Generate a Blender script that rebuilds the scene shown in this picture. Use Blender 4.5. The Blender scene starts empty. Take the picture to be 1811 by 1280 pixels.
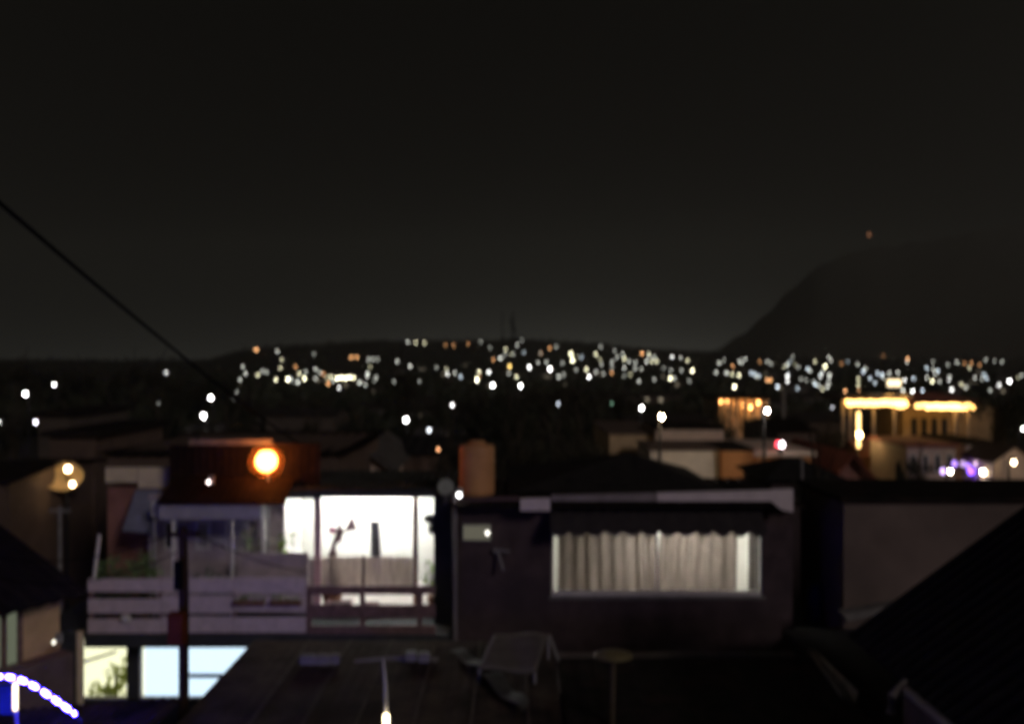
import bpy, bmesh, math, random
from mathutils import Vector, Matrix
R = math.radians
rnd = random.Random(7)
sc = bpy.context.scene

# ------------------------------------------------------------------ camera
FPX, CX, CY, CAMZ = 1568.0, 905.5, 640.0, 8.5
cd = bpy.data.cameras.new('camera')
cam = bpy.data.objects.new('camera', cd)
sc.collection.objects.link(cam)
cam.location = (0, 0, CAMZ)
cam.rotation_euler = (R(90), 0, 0)
cd.sensor_width = 36.0
cd.lens = 36.0 * FPX / 1811.0
cd.clip_start, cd.clip_end = 0.05, 20000
cd.dof.use_dof = True                      # the phone focused close: everything is soft
cd.dof.focus_distance = 1.5
cd.dof.aperture_fstop = 2.25
cd.dof.aperture_blades = 5; cd.dof.aperture_rotation = R(28); cd.dof.aperture_ratio = 1.3
sc.camera = cam

# ------------------------------------------------------------------ sky
SUN_EL, SUN_AZ = R(24), R(146)             # azimuth clockwise from +Y: behind the camera, to the right
w = bpy.data.worlds.new('World'); sc.world = w; w.use_nodes = True
nt = w.node_tree; nt.nodes.clear()
sky = nt.nodes.new('ShaderNodeTexSky'); sky.sky_type = 'NISHITA'; sky.sun_disc = False
sky.sun_elevation = SUN_EL; sky.sun_rotation = SUN_AZ
sky.air_density = 1.0; sky.dust_density = 0.4
hs = nt.nodes.new('ShaderNodeHueSaturation'); hs.inputs['Saturation'].default_value = 0.10
tint = nt.nodes.new('ShaderNodeMix'); tint.data_type = 'RGBA'; tint.blend_type = 'MULTIPLY'
tint.inputs[0].default_value = 1.0; tint.inputs[7].default_value = (1.0, 0.94, 0.86, 1)
bg = nt.nodes.new('ShaderNodeBackground'); bg.inputs['Strength'].default_value = 0.00009
wo = nt.nodes.new('ShaderNodeOutputWorld')
nt.links.new(sky.outputs[0], hs.inputs['Color']); nt.links.new(hs.outputs[0], tint.inputs[6])
nt.links.new(tint.outputs[2], bg.inputs['Color'])
# light pollution of the town: the same all round, fading with elevation
def wm(op, a, b=None):
    k = nt.nodes.new('ShaderNodeMath'); k.operation = op
    for i, q in enumerate((a, b)):
        if q is None: continue
        if isinstance(q, (int, float)): k.inputs[i].default_value = q
        else: nt.links.new(q, k.inputs[i])
    return k.outputs[0]
tcw = nt.nodes.new('ShaderNodeTexCoord'); sx = nt.nodes.new('ShaderNodeSeparateXYZ'); nt.links.new(tcw.outputs['Generated'], sx.inputs[0])
fall = wm('EXPONENT', wm('MULTIPLY', wm('MAXIMUM', sx.outputs[2], 0.0), -1.0/0.048))
bg2 = nt.nodes.new('ShaderNodeBackground'); bg2.inputs['Color'].default_value = (1.0, .99, .87, 1)
# light dome over the town itself, straight ahead
gx = wm('DIVIDE', wm('SUBTRACT', sx.outputs[0], 0.10), 0.26)
dome = wm('MULTIPLY', wm('MAXIMUM', sx.outputs[1], 0.0), wm('EXPONENT', wm('MULTIPLY', wm('MULTIPLY', gx, gx), -1.0)))
nt.links.new(wm('MULTIPLY', wm('MULTIPLY', fall, wm('ADD', wm('MULTIPLY', dome, 0.62), 0.52)), 0.118), bg2.inputs['Strength'])
ad = nt.nodes.new('ShaderNodeAddShader'); nt.links.new(bg.outputs[0], ad.inputs[0]); nt.links.new(bg2.outputs[0], ad.inputs[1])
nt.links.new(ad.outputs[0], wo.inputs[0])

# ------------------------------------------------------------------ fill sun, added in place of unseen street lamps
sd = bpy.data.lights.new('fill_sun', 'SUN'); sd.energy = 0.38; sd.angle = R(12); sd.color = (1.0, 0.86, 0.84)
so = bpy.data.objects.new('fill_sun', sd); sc.collection.objects.link(so)
to_sun = Vector((math.sin(SUN_AZ)*math.cos(SUN_EL), math.cos(SUN_AZ)*math.cos(SUN_EL), math.sin(SUN_EL)))
so.rotation_euler = to_sun.to_track_quat('Z', 'Y').to_euler()
so.location = (20, -20, 30)

# ------------------------------------------------------------------ exposure and renderer
vs = sc.view_settings
vs.view_transform = 'Standard'; vs.look = 'None'; vs.exposure = 0.0; vs.gamma = 1.0; vs.use_curve_mapping = False
cy = sc.cycles
cy.use_adaptive_sampling = False
cy.use_denoising = True
cy.max_bounces = 5; cy.diffuse_bounces = 3; cy.glossy_bounces = 2; cy.transmission_bounces = 3; cy.transparent_max_bounces = 8
cy.caustics_reflective = False; cy.caustics_refractive = False
cy.sample_clamp_indirect = 6.0
cy.filter_width = 2.2
cy.volume_bounces = 0
HAZE = 0.00034

# ================================================================== helpers
def W(px, py, Y):
    return Vector(((px-CX)*Y/FPX, Y, CAMZ-(py-CY)*Y/FPX))
def XX(px, Y): return (px-CX)*Y/FPX
def ZZ(py, Y): return CAMZ-(py-CY)*Y/FPX

MATS = {}
def mat(name, col, rough=0.8, var=0.25, scale=6.0, bump=0.0, metal=0.0, spec=0.3, wear=None, wscale=2.0):
    """procedural painted / rendered / metal surface: base colour with fine mottling, stains and relief"""
    if name in MATS: return MATS[name]
    m = bpy.data.materials.new(name); m.use_nodes = True
    n = m.node_tree.nodes; l = m.node_tree.links
    b = n['Principled BSDF']
    b.inputs['Roughness'].default_value = rough; b.inputs['Metallic'].default_value = metal
    b.inputs['Specular IOR Level'].default_value = spec
    tc = n.new('ShaderNodeTexCoord')
    nz = n.new('ShaderNodeTexNoise'); nz.inputs['Scale'].default_value = scale; nz.inputs['Detail'].default_value = 6
    l.new(tc.outputs['Object'], nz.inputs['Vector'])
    rp = n.new('ShaderNodeValToRGB')
    lo = [c*(1-var) for c in col]; hi = [min(1, c*(1+var)) for c in col]
    rp.color_ramp.elements[0].position = 0.3; rp.color_ramp.elements[1].position = 0.7
    rp.color_ramp.elements[0].color = (*lo, 1); rp.color_ramp.elements[1].color = (*hi, 1)
    l.new(nz.outputs['Fac'], rp.inputs['Fac'])
    out = rp.outputs['Color']
    if wear:
        n2 = n.new('ShaderNodeTexNoise'); n2.inputs['Scale'].default_value = wscale; n2.inputs['Detail'].default_value = 8
        l.new(tc.outputs['Object'], n2.inputs['Vector'])
        r2 = n.new('ShaderNodeValToRGB')
        r2.color_ramp.elements[0].position = 0.48; r2.color_ramp.elements[1].position = 0.66
        l.new(n2.outputs['Fac'], r2.inputs['Fac'])
        mx = n.new('ShaderNodeMix'); mx.data_type = 'RGBA'; mx.inputs[7].default_value = (*wear, 1)
        l.new(r2.outputs['Color'], mx.inputs[0]); l.new(out, mx.inputs[6]); out = mx.outputs[2]
    l.new(out, b.inputs['Base Color'])
    if bump:
        bp = n.new('ShaderNodeBump'); bp.inputs['Strength'].default_value = bump; bp.inputs['Distance'].default_value = 0.02
        l.new(nz.outputs['Fac'], bp.inputs['Height']); l.new(bp.outputs[0], b.inputs['Normal'])
    MATS[name] = m; return m
def glow(name, col, strength):
    if name in MATS: return MATS[name]
    m = bpy.data.materials.new(name); m.use_nodes = True
    n = m.node_tree.nodes; l = m.node_tree.links; n.clear()
    e = n.new('ShaderNodeEmission'); e.inputs['Color'].default_value = (*col, 1); e.inputs['Strength'].default_value = strength
    o = n.new('ShaderNodeOutputMaterial'); l.new(e.outputs[0], o.inputs[0])
    MATS[name] = m; return m
def cloth(name, col, trans=0.6, opaque_to=None):
    if name in MATS: return MATS[name]
    m = bpy.data.materials.new(name); m.use_nodes = True
    n = m.node_tree.nodes; l = m.node_tree.links; n.clear()
    d = n.new('ShaderNodeBsdfDiffuse'); t = n.new('ShaderNodeBsdfTranslucent'); mx = n.new('ShaderNodeMixShader')
    tc = n.new('ShaderNodeTexCoord'); nz = n.new('ShaderNodeTexNoise'); nz.inputs['Scale'].default_value = 5
    mp = n.new('ShaderNodeMapping'); mp.inputs['Scale'].default_value = (6, 1, .4)
    l.new(tc.outputs['Object'], mp.inputs[0]); l.new(mp.outputs[0], nz.inputs['Vector'])
    rp = n.new('ShaderNodeValToRGB'); rp.color_ramp.elements[0].position = .3; rp.color_ramp.elements[1].position = .7
    rp.color_ramp.elements[0].color = (*[c*.72 for c in col], 1); rp.color_ramp.elements[1].color = (*[min(1, c*1.25) for c in col], 1)  # upright noise streaks put the light and dark of folds into the colour
    l.new(nz.outputs['Fac'], rp.inputs[0])
    l.new(rp.outputs[0], d.inputs[0]); l.new(rp.outputs[0], t.inputs[0])
    mx.inputs[0].default_value = trans
    l.new(d.outputs[0], mx.inputs[1]); l.new(t.outputs[0], mx.inputs[2])
    o = n.new('ShaderNodeOutputMaterial'); l.new(mx.outputs[0], o.inputs[0])
    MATS[name] = m; return m
def glass(name='window_glass'):
    if name in MATS: return MATS[name]
    m = bpy.data.materials.new(name); m.use_nodes = True
    n = m.node_tree.nodes; l = m.node_tree.links; n.clear()
    t = n.new('ShaderNodeBsdfTransparent'); t.inputs[0].default_value = (.93, .95, .95, 1)
    g = n.new('ShaderNodeBsdfGlossy'); g.inputs['Roughness'].default_value = .03
    mx = n.new('ShaderNodeMixShader'); mx.inputs[0].default_value = .06
    l.new(t.outputs[0], mx.inputs[1]); l.new(g.outputs[0], mx.inputs[2])
    o = n.new('ShaderNodeOutputMaterial'); l.new(mx.outputs[0], o.inputs[0])
    MATS[name] = m; return m

class MB:
    def __init__(s): s.v = []; s.f = []; s.m = []
    def add(s, vs, fs, mi=0):
        k = len(s.v); s.v += [tuple(v) for v in vs]
        s.f += [tuple(i+k for i in f) for f in fs]; s.m += [mi]*len(fs); return s
    def box(s, x0, x1, y0, y1, z0, z1, mi=0):
        if x0 > x1: x0, x1 = x1, x0
        if y0 > y1: y0, y1 = y1, y0
        if z0 > z1: z0, z1 = z1, z0
        return s.add([(x0,y0,z0),(x1,y0,z0),(x1,y1,z0),(x0,y1,z0),(x0,y0,z1),(x1,y0,z1),(x1,y1,z1),(x0,y1,z1)],
            [(0,3,2,1),(4,5,6,7),(0,1,5,4),(1,2,6,5),(2,3,7,6),(3,0,4,7)], mi)
    def slab(s, pts, n, t, mi=0):
        """polygon pts extruded by vector n*t"""
        n = Vector(n).normalized()*t; k = len(pts); pts = [Vector(p) for p in pts]
        vs = pts+[p+n for p in pts]
        fs = [tuple(range(k))[::-1], tuple(range(k, 2*k))]+[(i, (i+1) % k, (i+1) % k+k, i+k) for i in range(k)]
        return s.add(vs, fs, mi)
    def tube(s, pts, r, n=8, mi=0, cap=True):
        pts = [Vector(p) for p in pts]
        rs = r if isinstance(r, (list, tuple)) else [r]*len(pts)
        vs = []
        for i, p in enumerate(pts):
            d = (pts[min(i+1, len(pts)-1)]-pts[max(i-1, 0)]).normalized()
            a = d.orthogonal().normalized() if abs(d.z) > .99 else d.cross(Vector((0, 0, 1))).normalized()
            b = d.cross(a).normalized()
            for k in range(n):
                t = 2*math.pi*k/n; vs.append(p+a*math.cos(t)*rs[i]+b*math.sin(t)*rs[i])
        fs = []
        for i in range(len(pts)-1):
            for k in range(n):
                fs.append((i*n+k, i*n+(k+1) % n, (i+1)*n+(k+1) % n, (i+1)*n+k))
        if cap: fs += [tuple(range(n))[::-1], tuple(range((len(pts)-1)*n, len(pts)*n))]
        return s.add(vs, fs, mi)
    def ball(s, c, r, seg=12, rings=8, mi=0, sq=(1, 1, 1)):
        c = Vector(c); vs = [c+Vector((0, 0, r*sq[2]))]
        for i in range(1, rings):
            ph = math.pi*i/rings
            for k in range(seg):
                t = 2*math.pi*k/seg
                vs.append(c+Vector((r*sq[0]*math.sin(ph)*math.cos(t), r*sq[1]*math.sin(ph)*math.sin(t), r*sq[2]*math.cos(ph))))
        vs.append(c-Vector((0, 0, r*sq[2]))); e = len(vs)-1
        fs = [(0, 1+k, 1+(k+1) % seg) for k in range(seg)]
        for i in range(rings-2):
            a = 1+i*seg; b = a+seg
            fs += [(a+k, b+k, b+(k+1) % seg, a+(k+1) % seg) for k in range(seg)]
        a = 1+(rings-2)*seg
        fs += [(e, a+(k+1) % seg, a+k) for k in range(seg)]
        return s.add(vs, fs, mi)
    def lathe(s, c, prof, n=20, mi=0):
        c = Vector(c); vs = []
        for r, z in prof:
            for k in range(n):
                t = 2*math.pi*k/n; vs.append(c+Vector((r*math.cos(t), r*math.sin(t), z)))
        fs = []
        for i in range(len(prof)-1):
            for k in range(n): fs.append((i*n+k, i*n+(k+1) % n, (i+1)*n+(k+1) % n, (i+1)*n+k))
        fs += [tuple(range(n))[::-1], tuple(range((len(prof)-1)*n, len(prof)*n))]
        return s.add(vs, fs, mi)
    def sheet(s, p00, p10, p01, p11, nu, nv, fn=None, th=0.0, mi=0):
        """bilinear patch; fn(u,v) gives an offset along the patch normal"""
        p00, p10, p01, p11 = map(Vector, (p00, p10, p01, p11))
        nrm = (p10-p00).cross(p01-p00).normalized(); vs = []
        for j in range(nv+1):
            for i in range(nu+1):
                u, v = i/nu, j/nv
                p = p00*(1-u)*(1-v)+p10*u*(1-v)+p01*(1-u)*v+p11*u*v
                vs.append(p+nrm*(fn(u, v) if fn else 0))
        fs = [(j*(nu+1)+i, j*(nu+1)+i+1, (j+1)*(nu+1)+i+1, (j+1)*(nu+1)+i) for j in range(nv) for i in range(nu)]
        if th:
            k = len(vs); vs += [v-nrm*th for v in vs]
            fs += [tuple(a+k for a in f[::-1]) for f in fs]
            edge = [i for i in range(nu+1)]+[(j*(nu+1)+nu) for j in range(1, nv+1)]+[nv*(nu+1)+i for i in range(nu-1, -1, -1)]+[j*(nu+1) for j in range(nv-1, 0, -1)]
            for a in range(len(edge)):
                x, y = edge[a], edge[(a+1) % len(edge)]; fs.append((y, x, x+k, y+k))
        return s.add(vs, fs, mi)
    def build(s, name, m, parent=None, base=None, smooth=False):
        root = parent
        off = Vector(base) if base is not None else (Vector(BASES.get(parent.name, (0, 0, 0))) if parent else Vector((0, 0, 0)))
        me = bpy.data.meshes.new(name)
        me.from_pydata([tuple(Vector(v)-off) for v in s.v], [], s.f)
        for mm in (m if isinstance(m, (list, tuple)) else [m]): me.materials.append(mm)
        me.polygons.foreach_set('material_index', s.m)
        if smooth: me.polygons.foreach_set('use_smooth', [True]*len(s.f))
        me.update()
        o = bpy.data.objects.new(name, me); sc.collection.objects.link(o)
        if parent: o.parent = parent
        else: o.location = off
        BASES[o.name] = tuple(off)
        return o
BASES = {}
def tag(o, label, cat, group=None):
    o['label'] = label; o['category'] = cat
    if group: o['group'] = group
    return o
def thing(name, label, cat, base, group=None):
    o = bpy.data.objects.new(name, None); sc.collection.objects.link(o)
    o.empty_display_size = .2
    o.location = base; BASES[o.name] = tuple(base); return tag(o, label, cat, group)
def struct(o): o['kind'] = 'structure'; return o
def wave(n, a):                                  # corrugation: n waves across u
    return lambda u, v: a*math.sin(2*math.pi*n*u)
ORD = ['first', 'second', 'third', 'fourth', 'fifth', 'sixth', 'seventh', 'eighth', 'ninth', 'tenth', 'eleventh', 'twelfth',
       'thirteenth', 'fourteenth', 'fifteenth', 'sixteenth', 'seventeenth', 'eighteenth', 'nineteenth', 'twentieth'] + [f'{k}th' for k in range(21, 60)]

# ================================================================== the terrain
SKYL = [(-900, 632), (380, 633), (440, 607), (700, 600), (900, 595), (1100, 607), (1300, 623), (1500, 630), (2600, 630)]
def lerp_tab(tab, x):
    if x <= tab[0][0]: return tab[0][1]
    for (a, p), (b, q) in zip(tab, tab[1:]):
        if x <= b: return p+(q-p)*(x-a)/(b-a)
    return tab[-1][1]
NEAR = [(-60, 0), (22, 0), (40, -1.3), (70, -3.6), (110, -5.5), (250, -9), (600, -8), (9000, -8)]
def zg(x, y):
    z = lerp_tab(NEAR, y)
    if y > 600:
        px = CX+FPX*x/y
        top = CAMZ+(CY-lerp_tab(SKYL, px))*2400/FPX-6
        t = min(1, (y-600)/1800); t = t*t*(3-2*t)*.55+t*.45
        z = z+(top-z)*t
        z += t*(2.6*math.sin(x*.013)+1.8*math.sin(x*.031+1)+1.2*math.sin(x*.007+y*.004))
        if y > 2400: z -= (y-2400)*.02
    return z
ys = [-30, -10, 0, 5, 10, 14, 18, 22, 26, 30, 36, 42, 50, 60, 70, 85, 100, 120, 145, 175, 210, 250, 300, 360, 430, 520, 600, 700, 820, 950, 1100, 1280, 1500, 1750, 2050, 2400, 2900, 3600, 4500]
NU = 72; mb = MB(); vsl = []
for y in ys:
    for i in range(NU+1):
        u = -1.1+2.2*i/NU; x = u*(max(y, 0)+45); vsl.append((x, y, zg(x, y)))
mb.add(vsl, [(j*(NU+1)+i, j*(NU+1)+i+1, (j+1)*(NU+1)+i+1, (j+1)*(NU+1)+i) for j in range(len(ys)-1) for i in range(NU)])
struct(mb.build('ground', mat('earth_ground', (.035, .032, .028), .95, .4, .3, .3), smooth=True))

# the mountain ridge at right, beyond the town
MT = [(900, 640), (1150, 639), (1250, 626), (1320, 590), (1370, 541), (1410, 500), (1455, 466), (1530, 441), (1620, 431), (1700, 416), (1811, 394), (1950, 378), (2300, 372), (2900, 390)]
mb = MB(); vsl = []; NJ = 14
pxs = list(range(880, 2900, 22))
for j in range(NJ):
    t = j/(NJ-1)
    for p in pxs:
        Y = 2500+800*t
        h = CAMZ+(CY-lerp_tab(MT, p))*3300/FPX
        hh = -20+(h+20)*(t**1.15)*(1+.05*math.sin(p*.05+j)*math.sin(j*1.3)*(1-t))
        vsl.append(((p-CX)*Y/FPX, Y, hh+(rnd.uniform(-9, 9) if t > .1 else 0)))
n = len(pxs)
mb.add(vsl, [(j*n+i, j*n+i+1, (j+1)*n+i+1, (j+1)*n+i) for j in range(NJ-1) for i in range(n-1)])
struct(mb.build('mountain', mat('mountain_forest', (.11, .11, .09), 1, .3, .002), smooth=True))

# ================================================================== materials
M = dict(
 white=mat('white_paint', (.72, .70, .68), .6, .08, 8),
 roomwhite=mat('room_white', (.86, .86, .82), .7, .04, 3),
 maroon=mat('dark_maroon_render', (.075, .052, .056), .85, .3, 3, .3, wear=(.05, .036, .04), wscale=.9),
 redwall=mat('red_brown_render', (.33, .16, .13), .85, .2, 3, .3),
 mauve=mat('mauve_render', (.46, .39, .43), .85, .2, 3, .3),
 beige=mat('beige_render', (.80, .68, .47), .85, .15, 3, .3),
 tan=mat('tan_render', (.55, .40, .24), .85, .15, 3, .3),
 pale=mat('pale_render', (.66, .52, .42), .85, .12, 1.5, .3),
 palew=mat('pale_white_render', (.80, .70, .58), .85, .12, 1.5, .3),
 orangelitwall=mat('orange_lit_render', (.62, .27, .10), .85, .12, 1.5, .3),  # orange lamplight put into the wall colour
 amberlitwall=mat('amber_lit_render', (.38, .20, .09), .85, .15, 1.5, .3),  # amber light on the porch put into its wall colour
 brown=mat('brown_render', (.13, .09, .07), .85, .2, 1.2, .3),
 plainbrown=mat('plain_brown_render', (.20, .152, .13), .9, .25, .9, .3, wear=(.14, .11, .095), wscale=.6),
 darkroof=mat('dark_roof_sheet', (.022, .019, .017), .95, .3, 4, .2, wear=(.035, .025, .02), spec=0.02),
 blackroof=mat('black_roof_sheet', (.03, .028, .028), .75, .3, 4, .2, spec=0.02),
 rust=mat('rusty_roof_sheet', (.015, .0105, .009), .7, .35, 5, .3, wear=(.012, .009, .007), spec=0.02),
 rustdark=mat('dark_rusty_sheet', (.017, .012, .010), .7, .35, 5, .3, wear=(.013, .010, .008), spec=0.02),
 redroof=mat('red_roof_sheet', (.30, .10, .07), .7, .25, 2, .2),
 greyroof=mat('grey_roof_sheet', (.10, .095, .09), .6, .3, 4, .2, wear=(.05, .04, .035)),
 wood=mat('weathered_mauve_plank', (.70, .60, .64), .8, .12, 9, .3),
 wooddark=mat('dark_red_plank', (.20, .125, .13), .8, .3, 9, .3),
 metal=mat('galvanised_metal', (.42, .42, .44), .45, .15, 10, .1, metal=.6),
 greymetal=mat('grey_painted_metal', (.25, .24, .25), .6, .2, 8),
 darkmetal=mat('dark_metal', (.03, .028, .03), .6, .3, 8),
 cable=mat('black_cable', (.005, .005, .005), .9, .2, 8, spec=0.0),
 polewood=mat('dark_pole_wood', (.04, .024, .012), .95, .3, 12, .3, spec=0),
 redbox=mat('red_paint', (.13, .035, .008), .9, .2, 6, spec=0),
 slab=mat('dark_slab_concrete', (.05, .055, .06), .9, .2, 4, .3),
 concrete=mat('grey_concrete', (.22, .21, .20), .9, .25, 4, .3),
 tank=mat('brown_tank_plastic', (.62, .31, .14), .5, .12, 3),
 blueplastic=mat('blue_plastic', (.03, .045, .14), .5, .15, 4),
 bark=mat('bark', (.05, .04, .03), .95, .3, 6, .4),
 leaf=mat('dark_leaf', (.03, .034, .02), .7, .4, 1.2),
 leaf2=mat('olive_leaf', (.036, .033, .02), .7, .4, 1.2),
 plant=mat('terrace_leaf', (.17, .27, .10), .6, .35, 4),
 plantbright=mat('bright_leaf', (.22, .36, .06), .5, .25, 4),
 pot=mat('clay_pot', (.24, .12, .08), .8, .2, 6),
 awning=mat('charcoal_awning_fabric', (.04, .034, .035), .9, .2, 7),
 blueawn=mat('blue_grey_awning_fabric', (.26, .27, .38), .85, .15, 5),
 tarp=mat('grey_tarpaulin', (.14, .125, .12), .7, .2, 4, .3),
 yellow=mat('yellow_enamel', (.17, .14, .07), .5, .2, 5),
 farwall=mat('far_wall_render', (.12, .11, .10), .9, .25, .4),
 farwall2=mat('far_wall_brown', (.10, .08, .065), .9, .25, .4),
 farroof=mat('far_roof', (.03, .025, .023), .9, .25, .4),
 darkglass=mat('dark_window_glass', (.02, .022, .025), .15, .1, 3, spec=.5),
 pink=mat('pink_petals', (.75, .22, .45), .6, .15, 6),
 cream=mat('amber_glow_canopy', (.62, .44, .22), .8, .15, 3),  # cream shifted to amber: the bulbs' glow is in the colour
 curtain=cloth('beige_curtain', (.132, .108, .095), .62),
 curtain2=cloth('grey_curtain', (.09, .078, .074), .6),
 frosted=cloth('frosted_panel_sheet', (.84, .74, .70), .6),
 towel=cloth('grey_towel_cloth', (.20, .20, .22), .5),
)

# ================================================================== left house with the lit terrace
H = thing('terrace_house', 'two-storey house with plank balcony and dazzling white lit terrace room', 'house', (-5, 18.5, 0))
YR, YF = 17.0, 19.2
mb = MB()                                             # lower facade
yl = 17.7
xl = [-9.6, XX(140, yl), XX(225, yl), XX(245, yl), XX(470, yl), -1.2]
mb.box(xl[0], xl[1], yl, yl+.2, 0, 3.05); mb.box(xl[2], xl[3], yl, yl+.2, 0, 3.05); mb.box(xl[4], xl[5], yl, yl+.2, 0, 3.05)
for a, b in ((xl[1], xl[2]), (xl[3], xl[4])):
    mb.box(a, b, yl, yl+.2, 0, ZZ(1236, yl)); mb.box(a, b, yl, yl+.2, ZZ(1131, yl), 3.05)
mb.box(-9.6, -9.4, yl+.2, 21.4, 0, 3.05); mb.box(-1.4, -1.2, yl+.2, 21.4, 0, 3.05); mb.box(-9.6, -1.2, 21.4, 21.6, 0, 3.05)
mb.build('lower_wall', M['slab'], H)
MB().box(-8.16, -1.2, 16.93, 21.6, 3.05, 3.29).build('floor_slab', M['slab'], H)
MB().box(-9.6, -8.165, 17.6, 21.6, 3.052, 3.16).build('lower_roof', M['slab'], H)

def window(parent, x0, x1, y, z0, z1, fr=.05, dep=.06, m=M['white'], mull=(), pane=None, base=None):
    f = MB()
    f.box(x0, x1, y, y+dep, z0, z0+fr); f.box(x0, x1, y, y+dep, z1-fr, z1)
    f.box(x0, x0+fr, y, y+dep, z0+fr, z1-fr); f.box(x1-fr, x1, y, y+dep, z0+fr, z1-fr)
    for k in mull: f.box(k-fr/2, k+fr/2, y, y+dep, z0+fr, z1-fr)
    wn = f.build('window', m, parent)
    edges = [x0+fr]+[q for k in mull for q in (k-fr/2, k+fr/2)]+[x1-fr]
    for a, b in zip(edges[::2], edges[1::2]):
        MB().box(a, b, y+dep*.4, y+dep*.6, z0+fr, z1-fr).build('pane', pane or glass(), wn)
    return wn
window(H, xl[1], xl[2], yl+.04, ZZ(1236, yl), ZZ(1136, yl), .03)
window(H, xl[3], xl[4], yl+.04, ZZ(1236, yl), ZZ(1131, yl), .04, mull=(XX(327, yl),))
# lit interior behind the lower windows
lit1 = MB().sheet((xl[1]-.7, yl+.8, 1.2), (xl[2]+.15, yl+.8, 1.2), (xl[1]-.7, yl+.8, 3.0), (xl[2]+.15, yl+.8, 3.0), 1, 1)
lit1.build('lit_blind', glow('lit_yellow_blind', (1.0, .95, .62), 1.6), H)
cu = MB().sheet((xl[3], yl+.3, 1.55), (xl[4], yl+.3, 1.55), (xl[3], yl+.3, 3.0), (xl[4], yl+.3, 3.0), 90, 1, lambda u, v: .035*math.sin(u*70)+.02*math.sin(u*31))
cu.build('lit_curtain', glow('lit_blue_white_curtain', (.66, .83, 1.0), 1.7), H)
MB().box(XX(327, yl), xl[4]-.05, yl+.12, yl+.16, ZZ(1202, yl), ZZ(1195, yl)).build('window_bar', M['blueawn'], H)

tpl = cloth('backlit_leaf', (.34, .38, .09), .7)
t = thing('indoor_plant', 'leafy plant behind the yellow-lit lower window', 'plant', (XX(205, 18.2), 18.2, 0))
q = MB(); c = W(200, 1205, 18.2)
def leafy0(mb, c, n, rr, size, rng):
    for _ in range(n):
        p = c+Vector((rng.gauss(0, rr[0]), rng.gauss(0, rr[1]), rng.gauss(0, rr[2])))
        a = Vector((rng.gauss(0, 1), rng.gauss(0, .5), rng.gauss(.3, .8))).normalized(); b2 = a.orthogonal().normalized(); sz = size*rng.uniform(.6, 1.3)
        mb.add([p-b2*sz*.35, p+a*sz*.5, p+b2*sz*.35, p+a*sz*1.4], [(0, 1, 3), (1, 2, 3)])
leafy0(q, W(214, 1200, 18.2), 70, (.07, .08, .22), .13, random.Random(4)); leafy0(q, W(190, 1222, 18.2), 90, (.13, .08, .09), .13, random.Random(5))
q.build('foliage', tpl, t)
MB().tube([(XX(205, 18.2), 18.2, .1), W(205, 1190, 18.2)], .03, 6).build('stem', M['bark'], t)
MB().lathe((XX(205, 18.2), 18.2, 0), [(.18, 0), (.24, .5), (.2, .5)], 12).build('pot', M['pot'], t)
MB().slab([W(140, 1170, 17.95), W(205, 1150, 17.95), W(205, 1154, 17.95), W(140, 1175, 17.95)], (0, 1, 0), .03).build('window_bar', M['tan'], H)

# plank railing
rail = MB().box(XX(155, YR), XX(770, YR), YR+.036, YR+.075, 3.29, 3.33).build('railing', M['wooddark'], H)
for p in (160, 283, 413, 545, 640, 742):
    MB().box(XX(p-4, YR), XX(p+4, YR), YR+.036, YR+.10, 3.331, ZZ(1024, YR) if p < 540 else ZZ(1038, YR)).build('post', M['wooddark'], rail)
def planks(px0, px1, rows, m, y0=YR):
    for a, b in rows:
        j = rnd.uniform(-.004, .004)
        MB().box(XX(px0, y0), XX(px1, y0), y0+j, y0+.032+j, ZZ(b, y0), ZZ(a, y0)).build('plank', m, rail)
planks(155, 284, ((1023, 1046), (1059, 1084), (1094, 1119)), M['wood'])
planks(285.5, 412, ((1022, 1048), (1053, 1084), (1090, 1118)), M['wood'])
planks(413.5, 541, ((1022, 1049), (1054, 1081), (1091, 1118)), M['wood'])
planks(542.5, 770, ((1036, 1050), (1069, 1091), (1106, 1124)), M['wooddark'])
MB().tube([W(166, 1024, YR-.02), W(176, 945, YR-.02)], .036, 8).build('corner_post', M['white'], H)
MB().box(XX(420, 18.4), XX(545, 18.4), 18.38, 18.42, 3.29, ZZ(977, 18.4)).build('side_panel', M['mauve'], H)

# upper storey: rear wall with pale framed windows behind the terrace
up = MB(); xa, xb, xr = XX(262, YF), XX(500, YF), XX(772, YF)
up.box(xa, xb, YF, YF+.18, 3.29, 5.62)
up.build('upper_wall', M['mauve'], H)
for (a, b, c, d) in ((345, 372, 920, 972), (398, 440, 922, 974)):
    window(H, XX(a, YF-.06), XX(b, YF-.06), YF-.07, ZZ(d, YF-.06), ZZ(c, YF-.06), .06, pane=cloth('pale_net_curtain', (.5, .48, .52), .2))
window(H, XX(290, YF-.06), XX(312, YF-.06), YF-.07, ZZ(972, YF-.06), ZZ(920, YF-.06), .05, pane=M['darkglass'])
MB().box(XX(372, YF), XX(398, YF), YF-.1, YF-.02, ZZ(960, YF), ZZ(947, YF)).build('ledge', M['white'], H)
MB().box(XX(462.5, 18.55), XX(469.5, 18.55), 18.52, 18.58, 3.3, 5.68).build('veranda_post', M['white'], H)
for p in (273, 306, 411):
    MB().tube([(XX(p, 17.9), 17.9, 3.29), (XX(p, 17.9), 17.9, 5.34)], .035, 8).build('veranda_post', M['white'] if p != 273 else M['greymetal'], H)
MB().box(XX(282, 17.85), XX(462, 17.85), 17.83, 17.87, ZZ(918, 17.85), ZZ(893, 17.85)).build('fascia_board', mat('grey_fascia', (.42, .41, .46), .8, .15, 4), H)
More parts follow.
